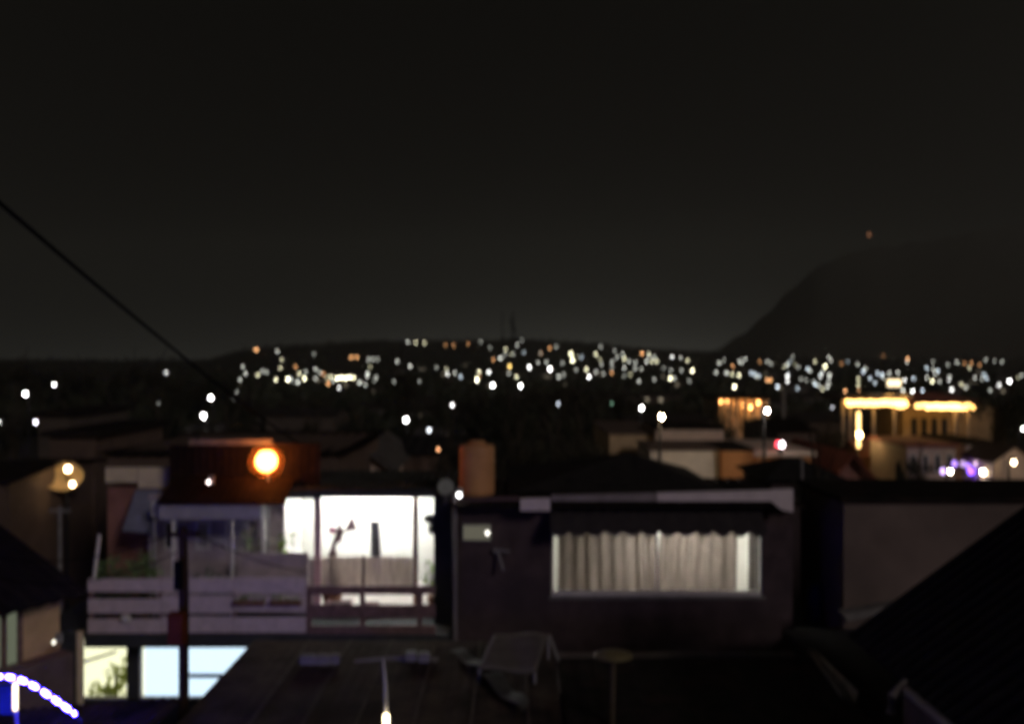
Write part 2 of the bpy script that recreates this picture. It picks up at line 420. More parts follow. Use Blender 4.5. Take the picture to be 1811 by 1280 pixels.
MB().sheet((XX(282, 17.8)-.05, 17.72, 5.67), (XX(505, 17.8), 17.72, 5.67), (XX(282, 17.8)-.05, 18.72, 6.1), (XX(505, 17.8), 18.72, 6.1), 140, 2, wave(17, .003), .012).build('lean_to_roof', M['rust'], H)
# sheet wall added behind the orange lamp to catch a halo; pale capping
rw = MB().sheet((XX(300, 18.8), 18.8, 5.6), (XX(566, 18.8), 18.8, 5.6), (XX(300, 18.8), 18.8, ZZ(787, 18.8)), (XX(566, 18.8), 18.8, ZZ(783, 18.8)), 160, 2, wave(20, .003), .012)
rw.build('halo_wall', M['rustdark'], H)
MB().box(XX(335, 18.8), XX(482, 18.8), 18.74, 18.86, ZZ(786, 18.8), ZZ(777, 18.8)).build('wall_capping', M['concrete'], H)

# red wall block with three-panel parapet
rb = MB(); yb = 19.6
rb.box(XX(190, yb), XX(262, yb), yb, 21.6, 3.29, ZZ(862, yb)); rb.build('red_wall', M['redwall'], H)
for a, b, t in ((188, 244, 826), (246, 299, 826), (301, 333, 827)):
    bt = {188: 852, 246: 862, 301: 858}[a]
    MB().box(XX(a, 19.5), XX(b, 19.5), 19.45, 19.55, ZZ(bt, 19.5), ZZ(t, 19.5)).build('parapet_panel', M['beige'], H)
aw = MB()
p = [W(240, 866, 19.5), W(288, 866, 19.5), W(268, 942, 18.3), W(216, 938, 18.3)]
aw.slab(p, (0, .5, -.6), .02); aw.build('side_awning', M['blueawn'], H)
MB().box(XX(268, 18.2), XX(291, 18.2), 18.18, 18.22, ZZ(912, 18.2), ZZ(886, 18.2)).build('meter_cabinet', M['white'], H)

# white terrace room
rm = MB(); zt = ZZ(868, YF)
rm.box(xb-.12, xb, YF+.02, 21.0, 3.29, zt); rm.box(xr, xr+.15, YF-.35, 21.0, 3.29, zt)
rm.box(xb-.12, xr+.15, 21.0, 21.15, 3.29, zt); rm.box(xb-.12, xr+.15, YF+.02, 21.15, zt, zt+.08)
rm.build('room_shell', M['roomwhite'], H)
MB().box(xb, xr, 18.5, 21.0, 3.292, 3.305).build('tiled_floor', mat('pale_floor_tile', (.5, .46, .44), .4, .12, 4), H)
MB().box(xb-.25, XX(800, 18.4), 18.36, 18.5, ZZ(879, 18.4), 5.86).build('eave_beam', M['slab'], H)
MB().sheet((XX(500, 18.3), 18.3, 5.86), (XX(803, 18.3), 18.3, 5.86), (XX(500, 18.3), 21.3, 5.9), (XX(803, 18.3), 21.3, 5.9), 160, 2, wave(20, .02), .015).build('terrace_roof', mat('weathered_grey_green_sheet', (.06, .06, .052), .6, .3, 3, .2, wear=(.03, .025, .02)), H)
MB().box(XX(556, 18.9), XX(567, 18.9), 18.87, 18.95, 3.3, 5.8).build('post', mat('pink_post_paint', (.62, .40, .48), .6, .1, 5), H)
MB().box(XX(731, 18.9), XX(739, 18.9), 18.87, 18.95, 3.3, 5.8).build('post', M['redwall'], H)
fp = MB().sheet((XX(568, 18.9), 18.9, ZZ(1036, 18.9)), (XX(730, 18.9), 18.9, ZZ(1036, 18.9)), (XX(568, 18.9), 18.9, ZZ(984, 18.9)), (XX(730, 18.9), 18.9, ZZ(984, 18.9)), 30, 1, lambda u, v: .008*math.sin(u*40), .004)
fpo = fp.build('frosted_panel', M['frosted'], H)
MB().box(XX(641, 18.85), XX(645, 18.85), 18.84, 18.87, ZZ(1036, 18.85), ZZ(982, 18.85)).build('panel_strut', M['wooddark'], fpo)
MB().box(XX(546, 18.8), XX(740, 18.8), 18.8, 18.86, ZZ(1051, 18.8), ZZ(1037, 18.8)).build('panel_rail', M['wooddark'], H)
MB().box(XX(546, 18.9), XX(556, 18.9), 18.88, 18.92, 3.3, ZZ(986, 18.9)).build('side_panel', M['mauve'], H)
MB().box(XX(772, 18.2), XX(802, 18.2), 17.6, 19.2, 0, 5.86).build('end_wall', M['slab'], H)

# lamps inside the room
for k, (px, ly) in enumerate(((590, 20.0), (690, 20.0))):
    L = thing('ceiling_lamp', ('left' if k == 0 else 'right')+' white tube lamp on the ceiling of the bright terrace room', 'lamp', (XX(px, ly), ly, zt-.02), 'tube lamps in the terrace room')
    MB().box(XX(px, ly)-.5, XX(px, ly)+.5, ly-.06, ly+.06, zt-.05, zt-.001).build('lamp_housing', M['white'], L)
    MB().tube([(XX(px, ly)-.48, ly, zt-.09), (XX(px, ly)+.48, ly, zt-.09)], .035, 10).build('tube', glow('room_tube', (1.0, .99, .93), 230), L)

# things inside the room
def leafy(mb, c, n, rr, size, rng, up=.3, mi=0, z0=0):
    for _ in range(n):
        while True:
            d = Vector((rng.uniform(-1, 1), rng.uniform(-1, 1), rng.uniform(-1, 1)))
            if d.length < 1: break
        p = Vector(c)+Vector((d.x*rr[0], d.y*rr[1], d.z*rr[2]))
        a = Vector((rng.gauss(0, 1), rng.gauss(0, 1), rng.gauss(0, .7)+up)).normalized()
        b = a.orthogonal().normalized(); b = Matrix.Rotation(rng.uniform(0, 6.28), 3, a) @ b
        s = size*rng.uniform(.6, 1.3)
        mb.add([p-b*s*.4, p+a*s*.6-b*0, p+b*s*.4, p+a*s*1.5], [(0, 1, 3), (1, 2, 3)], mi)
def potted(name, label, px, py_base, Y, h, spread, n, size, m, seed, pot_r=.12, pot_h=.2):
    b = W(px, py_base, Y); t = thing(name, label, 'plant', b, 'potted plants on the terrace')
    MB().lathe(b, [(pot_r*.7, 0), (pot_r, pot_h), (pot_r*1.12, pot_h), (pot_r*1.12, pot_h+.03), (pot_r*.95, pot_h+.03)], 14).build('pot', M['pot'], t)
    rg = random.Random(seed); q = MB(); s = MB()
    for _ in range(5):
        top = b+Vector((rg.uniform(-spread, spread)*.6, rg.uniform(-spread, spread)*.4, pot_h+h*rg.uniform(.6, 1)))
        s.tube([b+Vector((0, 0, pot_h)), (b+top)*.5+Vector((0, 0, pot_h*.5)), top], [.012, .01, .006], 5)
    leafy(q, b+Vector((0, 0, pot_h+h*.6)), n, (spread, spread*.6, h*.5), size, rg)
    s.build('stem', M['bark'], t); q.build('foliage', m, t); return t
FL = 3.305
def base_py(Y, z=FL): return CY+(CAMZ-z)*FPX/Y
potted('potted_plant', 'dark green shrub in a pot behind the left end of the plank railing', 200, base_py(17.5), 17.5, 1.05, .42, 330, .10, M['plant'], 1)
potted('potted_plant', 'bushy green pot plant behind the railing below the blue-grey awning', 252, base_py(17.6), 17.6, 1.15, .36, 330, .10, M['plant'], 2)
potted('potted_plant', 'grey-green pot plant behind the railing just right of the utility pole', 372, base_py(17.6), 17.6, .85, .42, 260, .10, mat('greyish_leaf', (.14, .17, .13), .6, .3, 4), 3)
potted('potted_plant', 'tall bright-leaved plant at the left edge of the white room', 505, base_py(18.7), 18.7, 1.3, .32, 60, .15, M['plantbright'], 4)
potted('potted_plant', 'thin pot plant reaching over the mauve side panel', 445, base_py(18.7), 18.7, 1.45, .3, 70, .10, M['plant'], 5)
potted('potted_plant', 'green pot plant at the right end of the white room', 764, base_py(18.85), 18.85, .75, .14, 90, .09, M['plantbright'], 6, .09)
for q, (px, lab) in enumerate(((440, 'low trailing plant on the railing left of the dark red planks'), (505, 'low trailing plant on the railing beside the dark red planks'))):
    b = W(px, 1060, YR-.08); t = thing('trailing_plant', lab, 'plant', b, 'plants trailing over the railing')
    z = MB(); leafy(z, b, 70, (.32, .06, .10), .06, random.Random(20+q)); z.build('foliage', M['plantbright'], t)
    MB().box(b.x-.3, b.x+.3, b.y-.05, b.y+.05, b.z-.1, b.z-.02).build('trough', M['pot'], t)
# pink flowering plant and the hanging towel seen against the bright room
b = W(588, base_py(19.0), 19.0)
t = thing('flowering_plant', 'tall plant with pink flower silhouetted in the white room', 'plant', b)
MB().lathe(b, [(.16, 0), (.24, .3), (.26, .3), (.26, .34), (.2, .34)], 14).build('pot', M['pot'], t)
s = MB(); s.tube([b+Vector((0, 0, .3)), W(586, 985, 19), W(594, 955, 19), W(602, 937, 19)], [.10, .055, .04, .02], 7); s.tube([W(594, 955, 19), W(612, 936, 19), W(622, 925, 19)], [.03, .02, .01], 6)
s.build('stem', mat('plant_stem', (.16, .10, .11), .8, .2, 6), t)
lf = MB()
for (A, B, C) in (((586, 966), (605, 956), (601, 920)), ((608, 940), (631, 937), (623, 911)), ((596, 950), (610, 942), (603, 930)), ((580, 985), (596, 985), (589, 955)), ((570, 1035), (612, 1035), (588, 985))):
    lf.slab([W(*A, 19.02), W(*B, 19.02), W(*C, 18.98)], (0, 1, 0), .012)
lf.build('leaf', cloth('mauve_leaf', (.26, .17, .20), .5), t)
fb = MB()
for k in range(9):
    a = 2*math.pi*k/9; c = W(589, 937, 18.97)
    fb.slab([c, c+Vector((math.cos(a-.4)*.07, -.01, math.sin(a-.4)*.06)), c+Vector((math.cos(a)*.10, -.03, math.sin(a)*.085)), c+Vector((math.cos(a+.4)*.07, -.01, math.sin(a+.4)*.06))], (0, 1, 0), .004)
fb.build('flower', M['pink'], t)
t = thing('hanging_towel', 'narrow dark grey towel hanging in the white room', 'towel', W(664, 986, 19.1))
MB().sheet(W(656, 990, 19.1), W(674, 990, 19.1), W(655, 923, 19.1), W(671, 923, 19.1), 12, 2, lambda u, v: .012*math.sin(u*13), .01).build('cloth', M['towel'], t)
MB().tube([W(640, 922.5, 19.11), W(730, 921.5, 19.11)], .006, 5).build('line', M['cable'], t)
t = thing('round_speaker', 'dark rounded box fixed to the right wall of the white room', 'box', W(762, 930, 18.7))
q = MB(); q.ball(W(763, 917, 18.7), .17, 12, 8, sq=(1, .7, .6)); q.ball(W(766, 934, 18.7), .14, 12, 8, sq=(.8, .7, .9)); q.build('body', mat('dark_grey_plastic', (.07, .065, .055), .6, .2, 4), t)
# floor clutter seen through the slots
for px, ww, hh, lab in ((600, .5, .24, 'low dark crate on the terrace floor behind the left slots'), (655, .3, .2, 'small dark crate on the terrace floor behind the middle slots')):
    c = W(px, base_py(18.3), 18.3); o = MB(); o.box(c.x-ww/2, c.x+ww/2, 18.15, 18.4, FL, FL+hh); o.box(c.x-ww/2-.02, c.x+ww/2+.02, 18.13, 18.42, FL+hh, FL+hh+.03)
    tag(o.build('crate', M['wooddark'], base=c), lab, 'crate', 'crates on the terrace')
t = MB(); c = W(222, 1094, YR-.02); t.ball(c, .12, 14, 8, sq=(1, .5, .75)); t.box(c.x-.12, c.x+.12, c.y-.05, c.y+.01, c.z-.03, c.z)
tag(t.build('wall_bowl', M['white'], base=c, smooth=True), 'small white dome-shaped bowl fixed to the left end of the plank railing', 'bowl')

# small white bulb on the parapet, orange street lamp
def bulb_lamp(name, label, cat, px, py, Y, r, col, strength, mname, down=.0, group=None, arm=None, pole_to=None, pm=None, pr=.03):
    c = W(px, py, Y); zb = pole_to if pole_to is not None else c.z-r-.15
    t = thing(name, label, cat, (c.x, c.y+(.0 if pole_to is None else .0), zb), group)
    MB().ball(c, r, 14, 10).build('bulb', glow(mname, col, strength), t, smooth=True)
    s = MB()
    if pole_to is not None:
        s.tube([(c.x, c.y+r*.6, zb), (c.x, c.y+r*.6, c.z-r*.3)], [pr*1.3, pr], 8)
    else:
        s.tube([(c.x, c.y+r*1.0, c.z+r*.2), (c.x, c.y+r*2+.1, c.z+r*.2)], pr, 6); s.box(c.x-.05, c.x+.05, c.y+r*2+.08, c.y+r*2+.14, c.z-.06, c.z+.1)
    s.build('pole' if pole_to is not None else 'bracket', pm or M['greymetal'], t)
    cp = MB(); cp.lathe((c.x, c.y, c.z+r*.96), [(r*.35, 0), (r*.3, r*.12), (r*.1, r*.25)], 12); cp.build('cap', M['darkmetal'], t)
    return t
bulb_lamp('street_lamp', 'glaring orange street lamp on a slim pole above the plank balcony', 'street lamp', 471, 815, 18.4, .22, (1.0, .25, .04), 30, 'sodium_bulb', pole_to=3.29, pm=M['greymetal'], pr=.022)
SG = bpy.data.objects['street_lamp']
gm = bpy.data.materials.new('amber_halo_shell'); gm.use_nodes = True; gn = gm.node_tree.nodes; gn.clear()
g1 = gn.new('ShaderNodeBsdfTransparent'); g2 = gn.new('ShaderNodeBsdfTranslucent'); g2.inputs[0].default_value = (.9, .62, .35, 1); g3 = gn.new('ShaderNodeMixShader'); g3.inputs[0].default_value = .036; g4 = gn.new('ShaderNodeOutputMaterial')
gm.node_tree.links.new(g1.outputs[0], g3.inputs[1]); gm.node_tree.links.new(g2.outputs[0], g3.inputs[2]); gm.node_tree.links.new(g3.outputs[0], g4.inputs[0])
MB().ball(W(471, 815, 18.4), .36, 20, 14).build('halo_shell', gm, SG, smooth=True)  # thin shell added round the bulb to imitate its halo of glare
bulb_lamp('bulb_lamp', 'small white bulb left of the orange street lamp over the roof edge', 'lamp', 369, 852, 17.62, .034, (1, .82, .78), 7, 'white_bulb_a')

# ================================================================== right house with curtained window
E = thing('curtained_house', 'dark house with long curtained window under a scalloped awning', 'house', (2.1, 19, 0))
YE = 17.0; wx0, wx1 = XX(975, YE), XX(1348, YE); wz0, wz1 = ZZ(1053, YE), ZZ(890, YE); ex0, ex1 = XX(803, YE), XX(1402, YE); ez = 5.80
mb = MB()
mb.box(ex0, wx0, YE, YE+.2, 0, ez); mb.box(wx1, ex1, YE, YE+.2, 0, ez)
mb.box(wx0, wx1, YE, YE+.2, 0, wz0); mb.box(wx0, wx1, YE, YE+.2, wz1, ez)
mb.box(ex0, ex0+.2, YE+.2, 20.4, 0, ez); mb.box(ex1-.2, ex1, YE+.2, 20.4, 0, ez); mb.box(ex0, ex1, 20.4, 20.6, 0, ez); mb.box(.2, 4.35, 20.6, 22.3, 0, ez)
mb.build('wall', M['maroon'], E)
ri = MB(); ri.box(wx0-.5, wx1+.3, 20.2, 20.3, 3.3, 5.75); ri.box(wx0-.6, wx0-.5, YE+.21, 20.3, 3.3, 5.75); ri.box(wx1+.3, wx1+.4, YE+.21, 20.3, 3.3, 5.75)
ri.box(wx0-.6, wx1+.4, YE+.21, 20.3, 5.75, 5.79); ri.box(wx0-.6, wx1+.4, YE+.21, 20.3, 3.2, 3.3); ri.build('room_shell', mat('warm_room_white', (.84, .82, .76), .8, .05, 3), E)
wf = MB(); fy = YE+.03
wf.box(wx0, wx1, fy, fy+.07, wz0, wz0+.075); wf.box(wx0, wx1, fy, fy+.07, wz1-.06, wz1)
for p0, p1 in ((975, 979), (1160, 1164), (1344, 1348)): wf.box(XX(p0, fy), XX(p1, fy), fy, fy+.07, wz0+.075, wz1-.06)
win = wf.build('window', M['white'], E)
for p0, p1 in ((979, 1160), (1164, 1344)): MB().box(XX(p0, fy), XX(p1, fy), fy+.03, fy+.036, wz0+.075, wz1-.06).build('pane', glass(), win)
MB().box(wx0-.05, wx1+.05, YE-.06, YE+.03, wz0-.05, wz0-.001).build('sill', M['concrete'], win)
def drape(px0t, px0b, px1t, px1b, y, m, folds, seed):
    rg = random.Random(seed); ph = [rg.uniform(0, 6.28) for _ in range(4)]
    am = [rg.uniform(.5, 1.4) for _ in range(60)]
    def f(u, v):
        k = int(u*folds) % 60
        return .030*am[k]*math.sin(2*math.pi*folds*u+ph[0])+.02*math.sin(2*math.pi*folds*.37*u+ph[1])+.008*math.sin(8*v+ph[2]+5*u)
    z0, z1 = wz0-.05, wz1-.02
    MB().sheet((XX(px0b, y), y, z0), (XX(px1b, y), y, z0), (XX(px0t, y), y, z1), (XX(px1t, y), y, z1), int(folds*9), 8, f).build('curtain', m, E, smooth=True)
drape(988, 986, 1157, 1166, YE+.30, M['curtain'], 8, 1)
drape(1172, 1160, 1304, 1302, YE+.34, M['curtain'], 6, 2)
drape(1324, 1322, 1352, 1352, YE+.30, M['curtain2'], 2.5, 3)
MB().tube([(wx0-.1, YE+.32, wz1+.02), (wx1+.1, YE+.32, wz1+.02)], .012, 6).build('curtain_rod', M['darkmetal'], E)
L = thing('ceiling_lamp', 'bright lamp glowing behind the beige curtains', 'lamp', (3.2, 18.4, 5.7))
MB().box(2.4, 4.2, 18.35, 18.47, 5.68, 5.745).build('lamp_housing', M['white'], L)
MB().tube([(2.45, 18.41, 5.64), (4.15, 18.41, 5.64)], .03, 10).build('tube', glow('curtain_room_tube', (1, .96, .88), 360), L)
# awning with scalloped valance
aw = MB(); y0, y1 = YE-.02, 16.42; za, zb = 5.80, ZZ(938, 16.42); ax0, ax1 = XX(974, 16.4), XX(1358, 16.4)
aw.sheet((ax0, y1, zb), (ax1, y1, zb), (ax0, y0, za), (ax1, y0, za), 44, 3, lambda u, v: .006*math.sin(u*72), .008)
ns = 12; pts = []
for i in range(ns):
    for k in range(9):
        t = k/8; pts.append((ax0+(ax1-ax0)*(i+t)/ns, -.10*math.sin(math.pi*t)**.6-.015))
k0 = len(pts)
aw.add([(x, y1-.004, zb+.005) for x, _ in pts]+[(x, y1-.006, zb+d) for x, d in pts], [(i, i+1, k0+i+1, k0+i) for i in range(k0-1)])
aw.build('awning', M['awning'], E)
sa = MB()
for xx in (ax0, ax1-.02): sa.slab([(xx, y1, zb), (xx, y0, za), (xx, y0, zb-.02)], (1, 0, 0), .012)
sa.build('awning_cheek', M['awning'], E)
# gutter, pale panel, downpipe, small lit vent window
gy = 16.45
def gut(pts, name='gutter', m=None):
    MB().slab([W(a, b, gy) for a, b in pts], (0, 1, 0), .12).build(name, m or mat('pinkish_white_paint', (.80, .70, .70), .6, .1, 4), E)
gut([(975, 876), (1160, 872), (1160, 886), (975, 886)], m=mat('greyish_fascia_paint', (.30, .26, .26), .7, .2, 4))  # left gutter section in a darker tone
gut([(1162, 872), (1366, 867), (1366, 886), (1162, 886)])
gut([(1366, 866), (1403, 865), (1403, 905), (1384, 902), (1366, 888)])
gut([(810, 881), (918, 878), (918, 886), (810, 886)], m=mat('dark_fascia_paint', (.12, .075, .08), .8, .2, 4))
gut([(920, 882), (973, 881), (973, 903), (920, 903)], 'pale_panel')  # pale pinkish panel under the gutter line
MB().tube([(XX(805, 16.9), 16.9, 0), (XX(805, 16.9), 16.9, ZZ(872, 16.9))], .04, 8).build('downpipe', mat('grey_pipe', (.20, .185, .20), .6, .15, 5), E)
v0 = window(E, XX(818, YE), XX(869, YE), YE-.06, ZZ(955, YE), ZZ(926, YE), .02, .05, M['greymetal'], pane=glow('dim_vent_pane', (.75, .70, .52), .15))
bulb_lamp('wall_lamp', 'small white bulb beside the lit vent window on the dark wall', 'lamp', 862, 942, 16.86, .04, (1, .95, .85), 3.2, 'vent_bulb')
bulb_lamp('wall_lamp', 'bright white bulb on the downpipe corner below the brown water tank', 'lamp', 812, 875, 16.75, .042, (1, 1, .97), 10, 'corner_bulb')
br = MB(); br.tube([W(880, 972, 16.95), W(890, 1008, 16.7)], .03, 6); br.tube([W(872, 972, 16.9), W(902, 975, 16.9)], .025, 6); br.tube([W(876, 975, 17), W(876, 975, 16.85)], .03, 6)
tag(br.build('aerial_bracket', M['greymetal'], base=W(885, 1000, 16.99)), 'small grey T-shaped bracket on the dark wall left of the window', 'bracket')
# dark flat roof and hip
MB().sheet((ex0, 16.55, 5.83), (ex1+.1, 16.55, 5.83), (ex0, 20.6, 5.80), (ex1+.1, 20.6, 5.80), 180, 2, wave(26, .015), .04).build('roof', M['darkroof'], E)
pk = Vector((2.65, 20.2, ZZ(800, 20.2))); cr = [(-.1, 18.0, 5.85), (4.4, 18.0, 5.85), (4.4, 22.5, 5.83), (-.1, 22.5, 5.83)]
hp = MB(); hp.add(cr+[pk], [(0, 1, 4), (1, 2, 4), (2, 3, 4), (3, 0, 4), (3, 2, 1, 0)]); hp.build('hip_roof', M['blackroof'], E)
MB().box(5.4, 6.9, 16.4, 19.0, 0, 3.42).build('side_terrace', M['slab'], E)
# water tank
tb = Vector((XX(843, 17.75), 17.75, 5.86))
t = thing('water_tank', 'brown plastic cylindrical water tank on the flat roof', 'water tank', tb)
r = .36; prof = [(r*.97, 0), (r, .03)]
for k in range(5):
    z = .10+k*.17; prof += [(r, z), (r*1.012, z+.03), (r*1.012, z+.06), (r, z+.09)]
prof += [(r, .93), (r*.95, .97), (r*.6, 1.0)]
MB().lathe(tb, prof, 28).build('body', M['tank'], t, smooth=True)
MB().lathe(tb+Vector((0, 0, 1.0)), [(r*.5, 0), (r*.5, .05), (r*.3, .07)], 20).build('lid', M['tank'], t, smooth=True)
MB().tube([tb+Vector((-r, 0, .1)), tb+Vector((-r-.12, 0, .1)), tb+Vector((-r-.12, 0, -.02))], .02, 6).build('pipe', M['greymetal'], t)
# small pale dish at the roof corner
c = W(788, 862, 17.3); t = thing('satellite_dish', 'small pale grey-green dish at the roof corner left of the water tank', 'dish', c-Vector((0, 0, .3)))
d = MB(); d.lathe((0, 0, 0), [(.001, .0), (.06, .008), (.12, .03), (.155, .055), (.16, .06)], 20); rot = Vector((.1, -.9, .35)).to_track_quat('Z', 'Y').to_matrix()
d.v = [tuple(c+rot @ Vector(v)) for v in d.v]; d.build('dish', mat('dish_grey', (.30, .32, .28), .6, .1, 4), t)
MB().tube([c-Vector((0, 0, .3)), c+Vector((0, .05, 0))], .02, 6).build('mast', M['greymetal'], t)
# blue barrel on the side terrace
b = Vector((XX(1441, 17.4), 17.4, 3.42)); t = thing('barrel', 'dark blue plastic barrel in the gap right of the curtained house', 'barrel', b)
MB().lathe(b, [(.15, 0), (.17, .03), (.175, .25), (.165, .28), (.165, .32), (.175, .35), (.17, .6), (.14, .66), (.05, .68)], 20).build('body', M['blueplastic'], t, smooth=True)
MB().lathe(b+Vector((0, 0, .68)), [(.16, 0), (.16, .06), (.12, .08)], 20).build('lid', mat('faded_blue_plastic', (.06, .08, .11), .5, .15, 4), t)
# thin grey pole in the gap
tag(MB().tube([(XX(1418, 19.8), 19.8, 0), (XX(1418, 19.8), 19.8, ZZ(812, 19.8))], .035, 8).build('pipe_pole', M['greymetal'], base=(XX(1418, 19.8), 19.8, 0)), 'thin grey pole rising behind the right end of the gutter', 'pole')

# ================================================================== plain block at right
D = thing('plain_block', 'plain windowless brown rendered building behind the black roof', 'building', (8.5, 19, 0))
yd = 16.2
MB().box(XX(1492, yd), 13.5, yd, 18.6, 0, ZZ(888, yd)).build('wall', M['plainbrown'], D)
MB().box(XX(1486, yd), 13.6, yd-.08, 18.7, ZZ(888, yd)+.001, ZZ(879, yd)).build('coping', M['darkroof'], D)
MB().slab([W(1490, 1085, yd-.3), W(1590, 1068, yd-.3), W(1585, 1080, yd-.3), W(1500, 1098, yd-.3)], (0, 1, 0), .28).build('ledge', M['concrete'], D)

# ================================================================== black gabled roof in the right foreground
C = thing('gabled_house', 'near house with steep black sheet roof filling the lower right', 'house', (7.2, 7, 0))
ea, ez2, yr0, yr1 = 4.0, 5.23, 3.0, 10.55; rx, rz = 7.2, 5.23+3.2*.727
MB().sheet((ea, yr0, ez2), (ea, yr1, ez2), (rx, yr0, rz), (rx, yr1, rz), 150, 2, wave(38, .018), .03).build('roof_slope', M['blackroof'], C)
MB().sheet((10.4, yr0, ez2), (10.4, yr1, ez2), (rx, yr0, rz), (rx, yr1, rz), 150, 2, wave(38, .018), .03).build('roof_slope', M['blackroof'], C)
g = MB(); g.box(4.5, 9.9, 3.4, 10.2, 0, 5.2); g.slab([(4.5, 10.19, 5.2), (9.9, 10.19, 5.2), (7.2, 10.19, 7.2)], (0, -1, 0), .2); g.build('wall', M['maroon'], C)
gt = MB(); gt.tube([(ea-.04, y, ez2-.02) for y in (3.0, 9.0)], .045, 8); gt.build('gutter', mat('pale_gutter', (.24, .215, .20), .6, .2, 5), C)
MB().tube([W(1604, 1207, 9.0), W(1578, 1232, 8.9), W(1576, 1260, 8.9)], .055, 8).build('downpipe_elbow', mat('pale_gutter', (.24, .215, .20)), C)
# low wall with pale flashing left of that roof
Q = thing('low_annex', 'low dark annex with worn pale flashing below the curtained window', 'building', (2.6, 12.5, 0))
qz = ZZ(1160, 14.0)
MB().box(XX(985, 14), XX(1440, 14), 9.2, 14.0, 0, qz-.12).build('wall', M['maroon'], Q)
MB().sheet((XX(985, 14), 9.1, qz-.1), (XX(1440, 14), 9.1, qz-.1), (XX(985, 14), 14.05, qz-.02), (XX(1440, 14), 14.05, qz-.02), 130, 2, wave(16, .005), .03).build('roof', M['darkroof'], Q)
MB().box(XX(985, 14), XX(1405, 14), 13.98, 14.08, qz-.02, qz+.04).build('coping', mat('dark_coping', (.09, .075, .07), .8, .3, 3), Q)
MB().slab([W(1428, 1146, 14), W(1445, 1150, 14), W(1518, 1222, 10.8), W(1512, 1243, 10.8), W(1488, 1228, 10.8)], (0, 0, -1), .04).build('flashing', mat('worn_flashing', (.19, .17, .15), .6, .3, 5, wear=(.08, .07, .06)), Q)
MB().box(4.85, 7.6, 10.7, 15.9, 3.55, 3.72).build('shade_roof', M['blackroof'], Q)  # dark roof added to stand in for the shadowed ground
MB().box(5.1, 7.4, 10.9, 15.7, 0, 3.549).build('shade_roof_base', M['maroon'], Q)  # carries the added dark roof
# yellowish enamel lamp shade on a post (unlit)
c = W(1085, 1157, 11.5); zb = qz-.08
t = thing('shade_lamp', 'unlit post with a wide shallow yellowish disc shade below the curtained window', 'lamp', (c.x, c.y, zb))
MB().lathe(c, [(.05, .05), (.12, .045), (.25, .0), (.255, -.012), (.24, -.012), (.05, .02)], 24).build('lamp_shade', M['yellow'], t, smooth=True)
MB().tube([(c.x-.02, c.y, zb), (c.x, c.y, c.z+.02)], .035, 8).build('post', mat('dull_ochre_post', (.09, .07, .045), .7, .2, 5), t)

# ================================================================== central foreground roof
A = thing('workshop', 'low workshop with dark corrugated roof in the centre foreground', 'building', (-1.75, 9.5, 0))
MB().box(-3.9, .3, 5.2, 13.7, 0, 4.0).build('wall', M['maroon'], A)
MB().sheet((-4.1, 5.0, 4.08), (.62, 5.0, 4.08), (-4.1, 14.1, 4.08), (.62, 14.1, 4.08), 240, 2, wave(30, .003), .03).build('roof', mat('brown_roof_sheet', (.058, .044, .035), .95, .35, 3, .2, wear=(.03, .024, .02), spec=0.02), A)
for x in (-3.2, -2.55, -1.9, -1.2, -.5, .2):
    MB().box(x-.02, x+.02, 5.0, 14.08, 4.092, 4.108).build('seam', mat('seam_sheet', (.09, .072, .06), .9, .3, 4, spec=0.02), A)
for k, (px, py, ww, m, lab) in enumerate(((545, 1164, .22, 'concrete', 'small pale block, leftmost on the rear edge of the workshop roof'), (571, 1164, .2, 'concrete', 'pale block second from left on the rear edge of the workshop roof'),
        (592, 1163, .16, 'concrete', 'small block third from left on the rear edge of the workshop roof'), (727, 1158, .16, 'greymetal', 'grey block right of the thin lit pole on the workshop roof'), (750, 1160, .16, 'greymetal', 'rightmost grey block on the rear edge of the workshop roof'))):
    z = 4.11; Y = (CAMZ-z)*FPX/(py+8-CY); c = Vector((XX(px, Y), Y, z)); o = MB(); o.box(c.x-ww/2, c.x+ww/2, Y-.07, Y+.07, z, z+.11); o.box(c.x-ww/2+.03, c.x+ww/2-.03, Y-.06, Y+.06, z+.11, z+.125)
    tag(o.build('roof_weight', M[m], base=c), lab, 'block', 'blocks weighing down the workshop roof')
Y = 13.0; o = MB(); o.tube([W(625, 1172, 13.1), W(690, 1166, 13.2), W(775, 1167, 13.15)], .05, 7); tag(o.build('pipe_length', M['greymetal'], base=W(700, 1170, 13.15)), 'grey pipe lying across the rear of the workshop roof', 'pipe')
# grey tarpaulin sheet on a frame
t = thing('tarpaulin', 'grey tarpaulin stretched on a slanted frame at the end of the workshop roof', 'tarpaulin', W(905, 1190, 12.6))
MB().sheet(W(846, 1182, 12.2), W(948, 1187, 12.2), W(873, 1120, 13.2), W(970, 1120, 13.2), 16, 10, lambda u, v: .02*math.sin(7*u+3*v), .01).build('sheet', M['tarp'], t, smooth=True)
for a, b in (((848, 1184, 12.2), (848, 1210, 12.2)), ((946, 1189, 12.2), (946, 1215, 12.2)), ((970, 1122, 13.2), (970, 1170, 13.2)), ((873, 1122, 13.2), (873, 1170, 13.2)), ((972, 1122, 13.2), (988, 1168, 12.6))): MB().tube([W(*a), W(*b)], .02, 6).build('strut', M['greymetal'], t)
o = MB(); o.sheet(W(795, 1150, 13.3), W(850, 1185, 12.3), W(815, 1146, 13.5), W(870, 1176, 12.5), 10, 3, lambda u, v: .03*math.sin(9*u), .008); o.sheet(W(845, 1190, 12.2), W(925, 1260, 11.0), W(880, 1188, 12.4), W(935, 1240, 11.3), 10, 3, lambda u, v: .04*math.sin(9*u), .008)
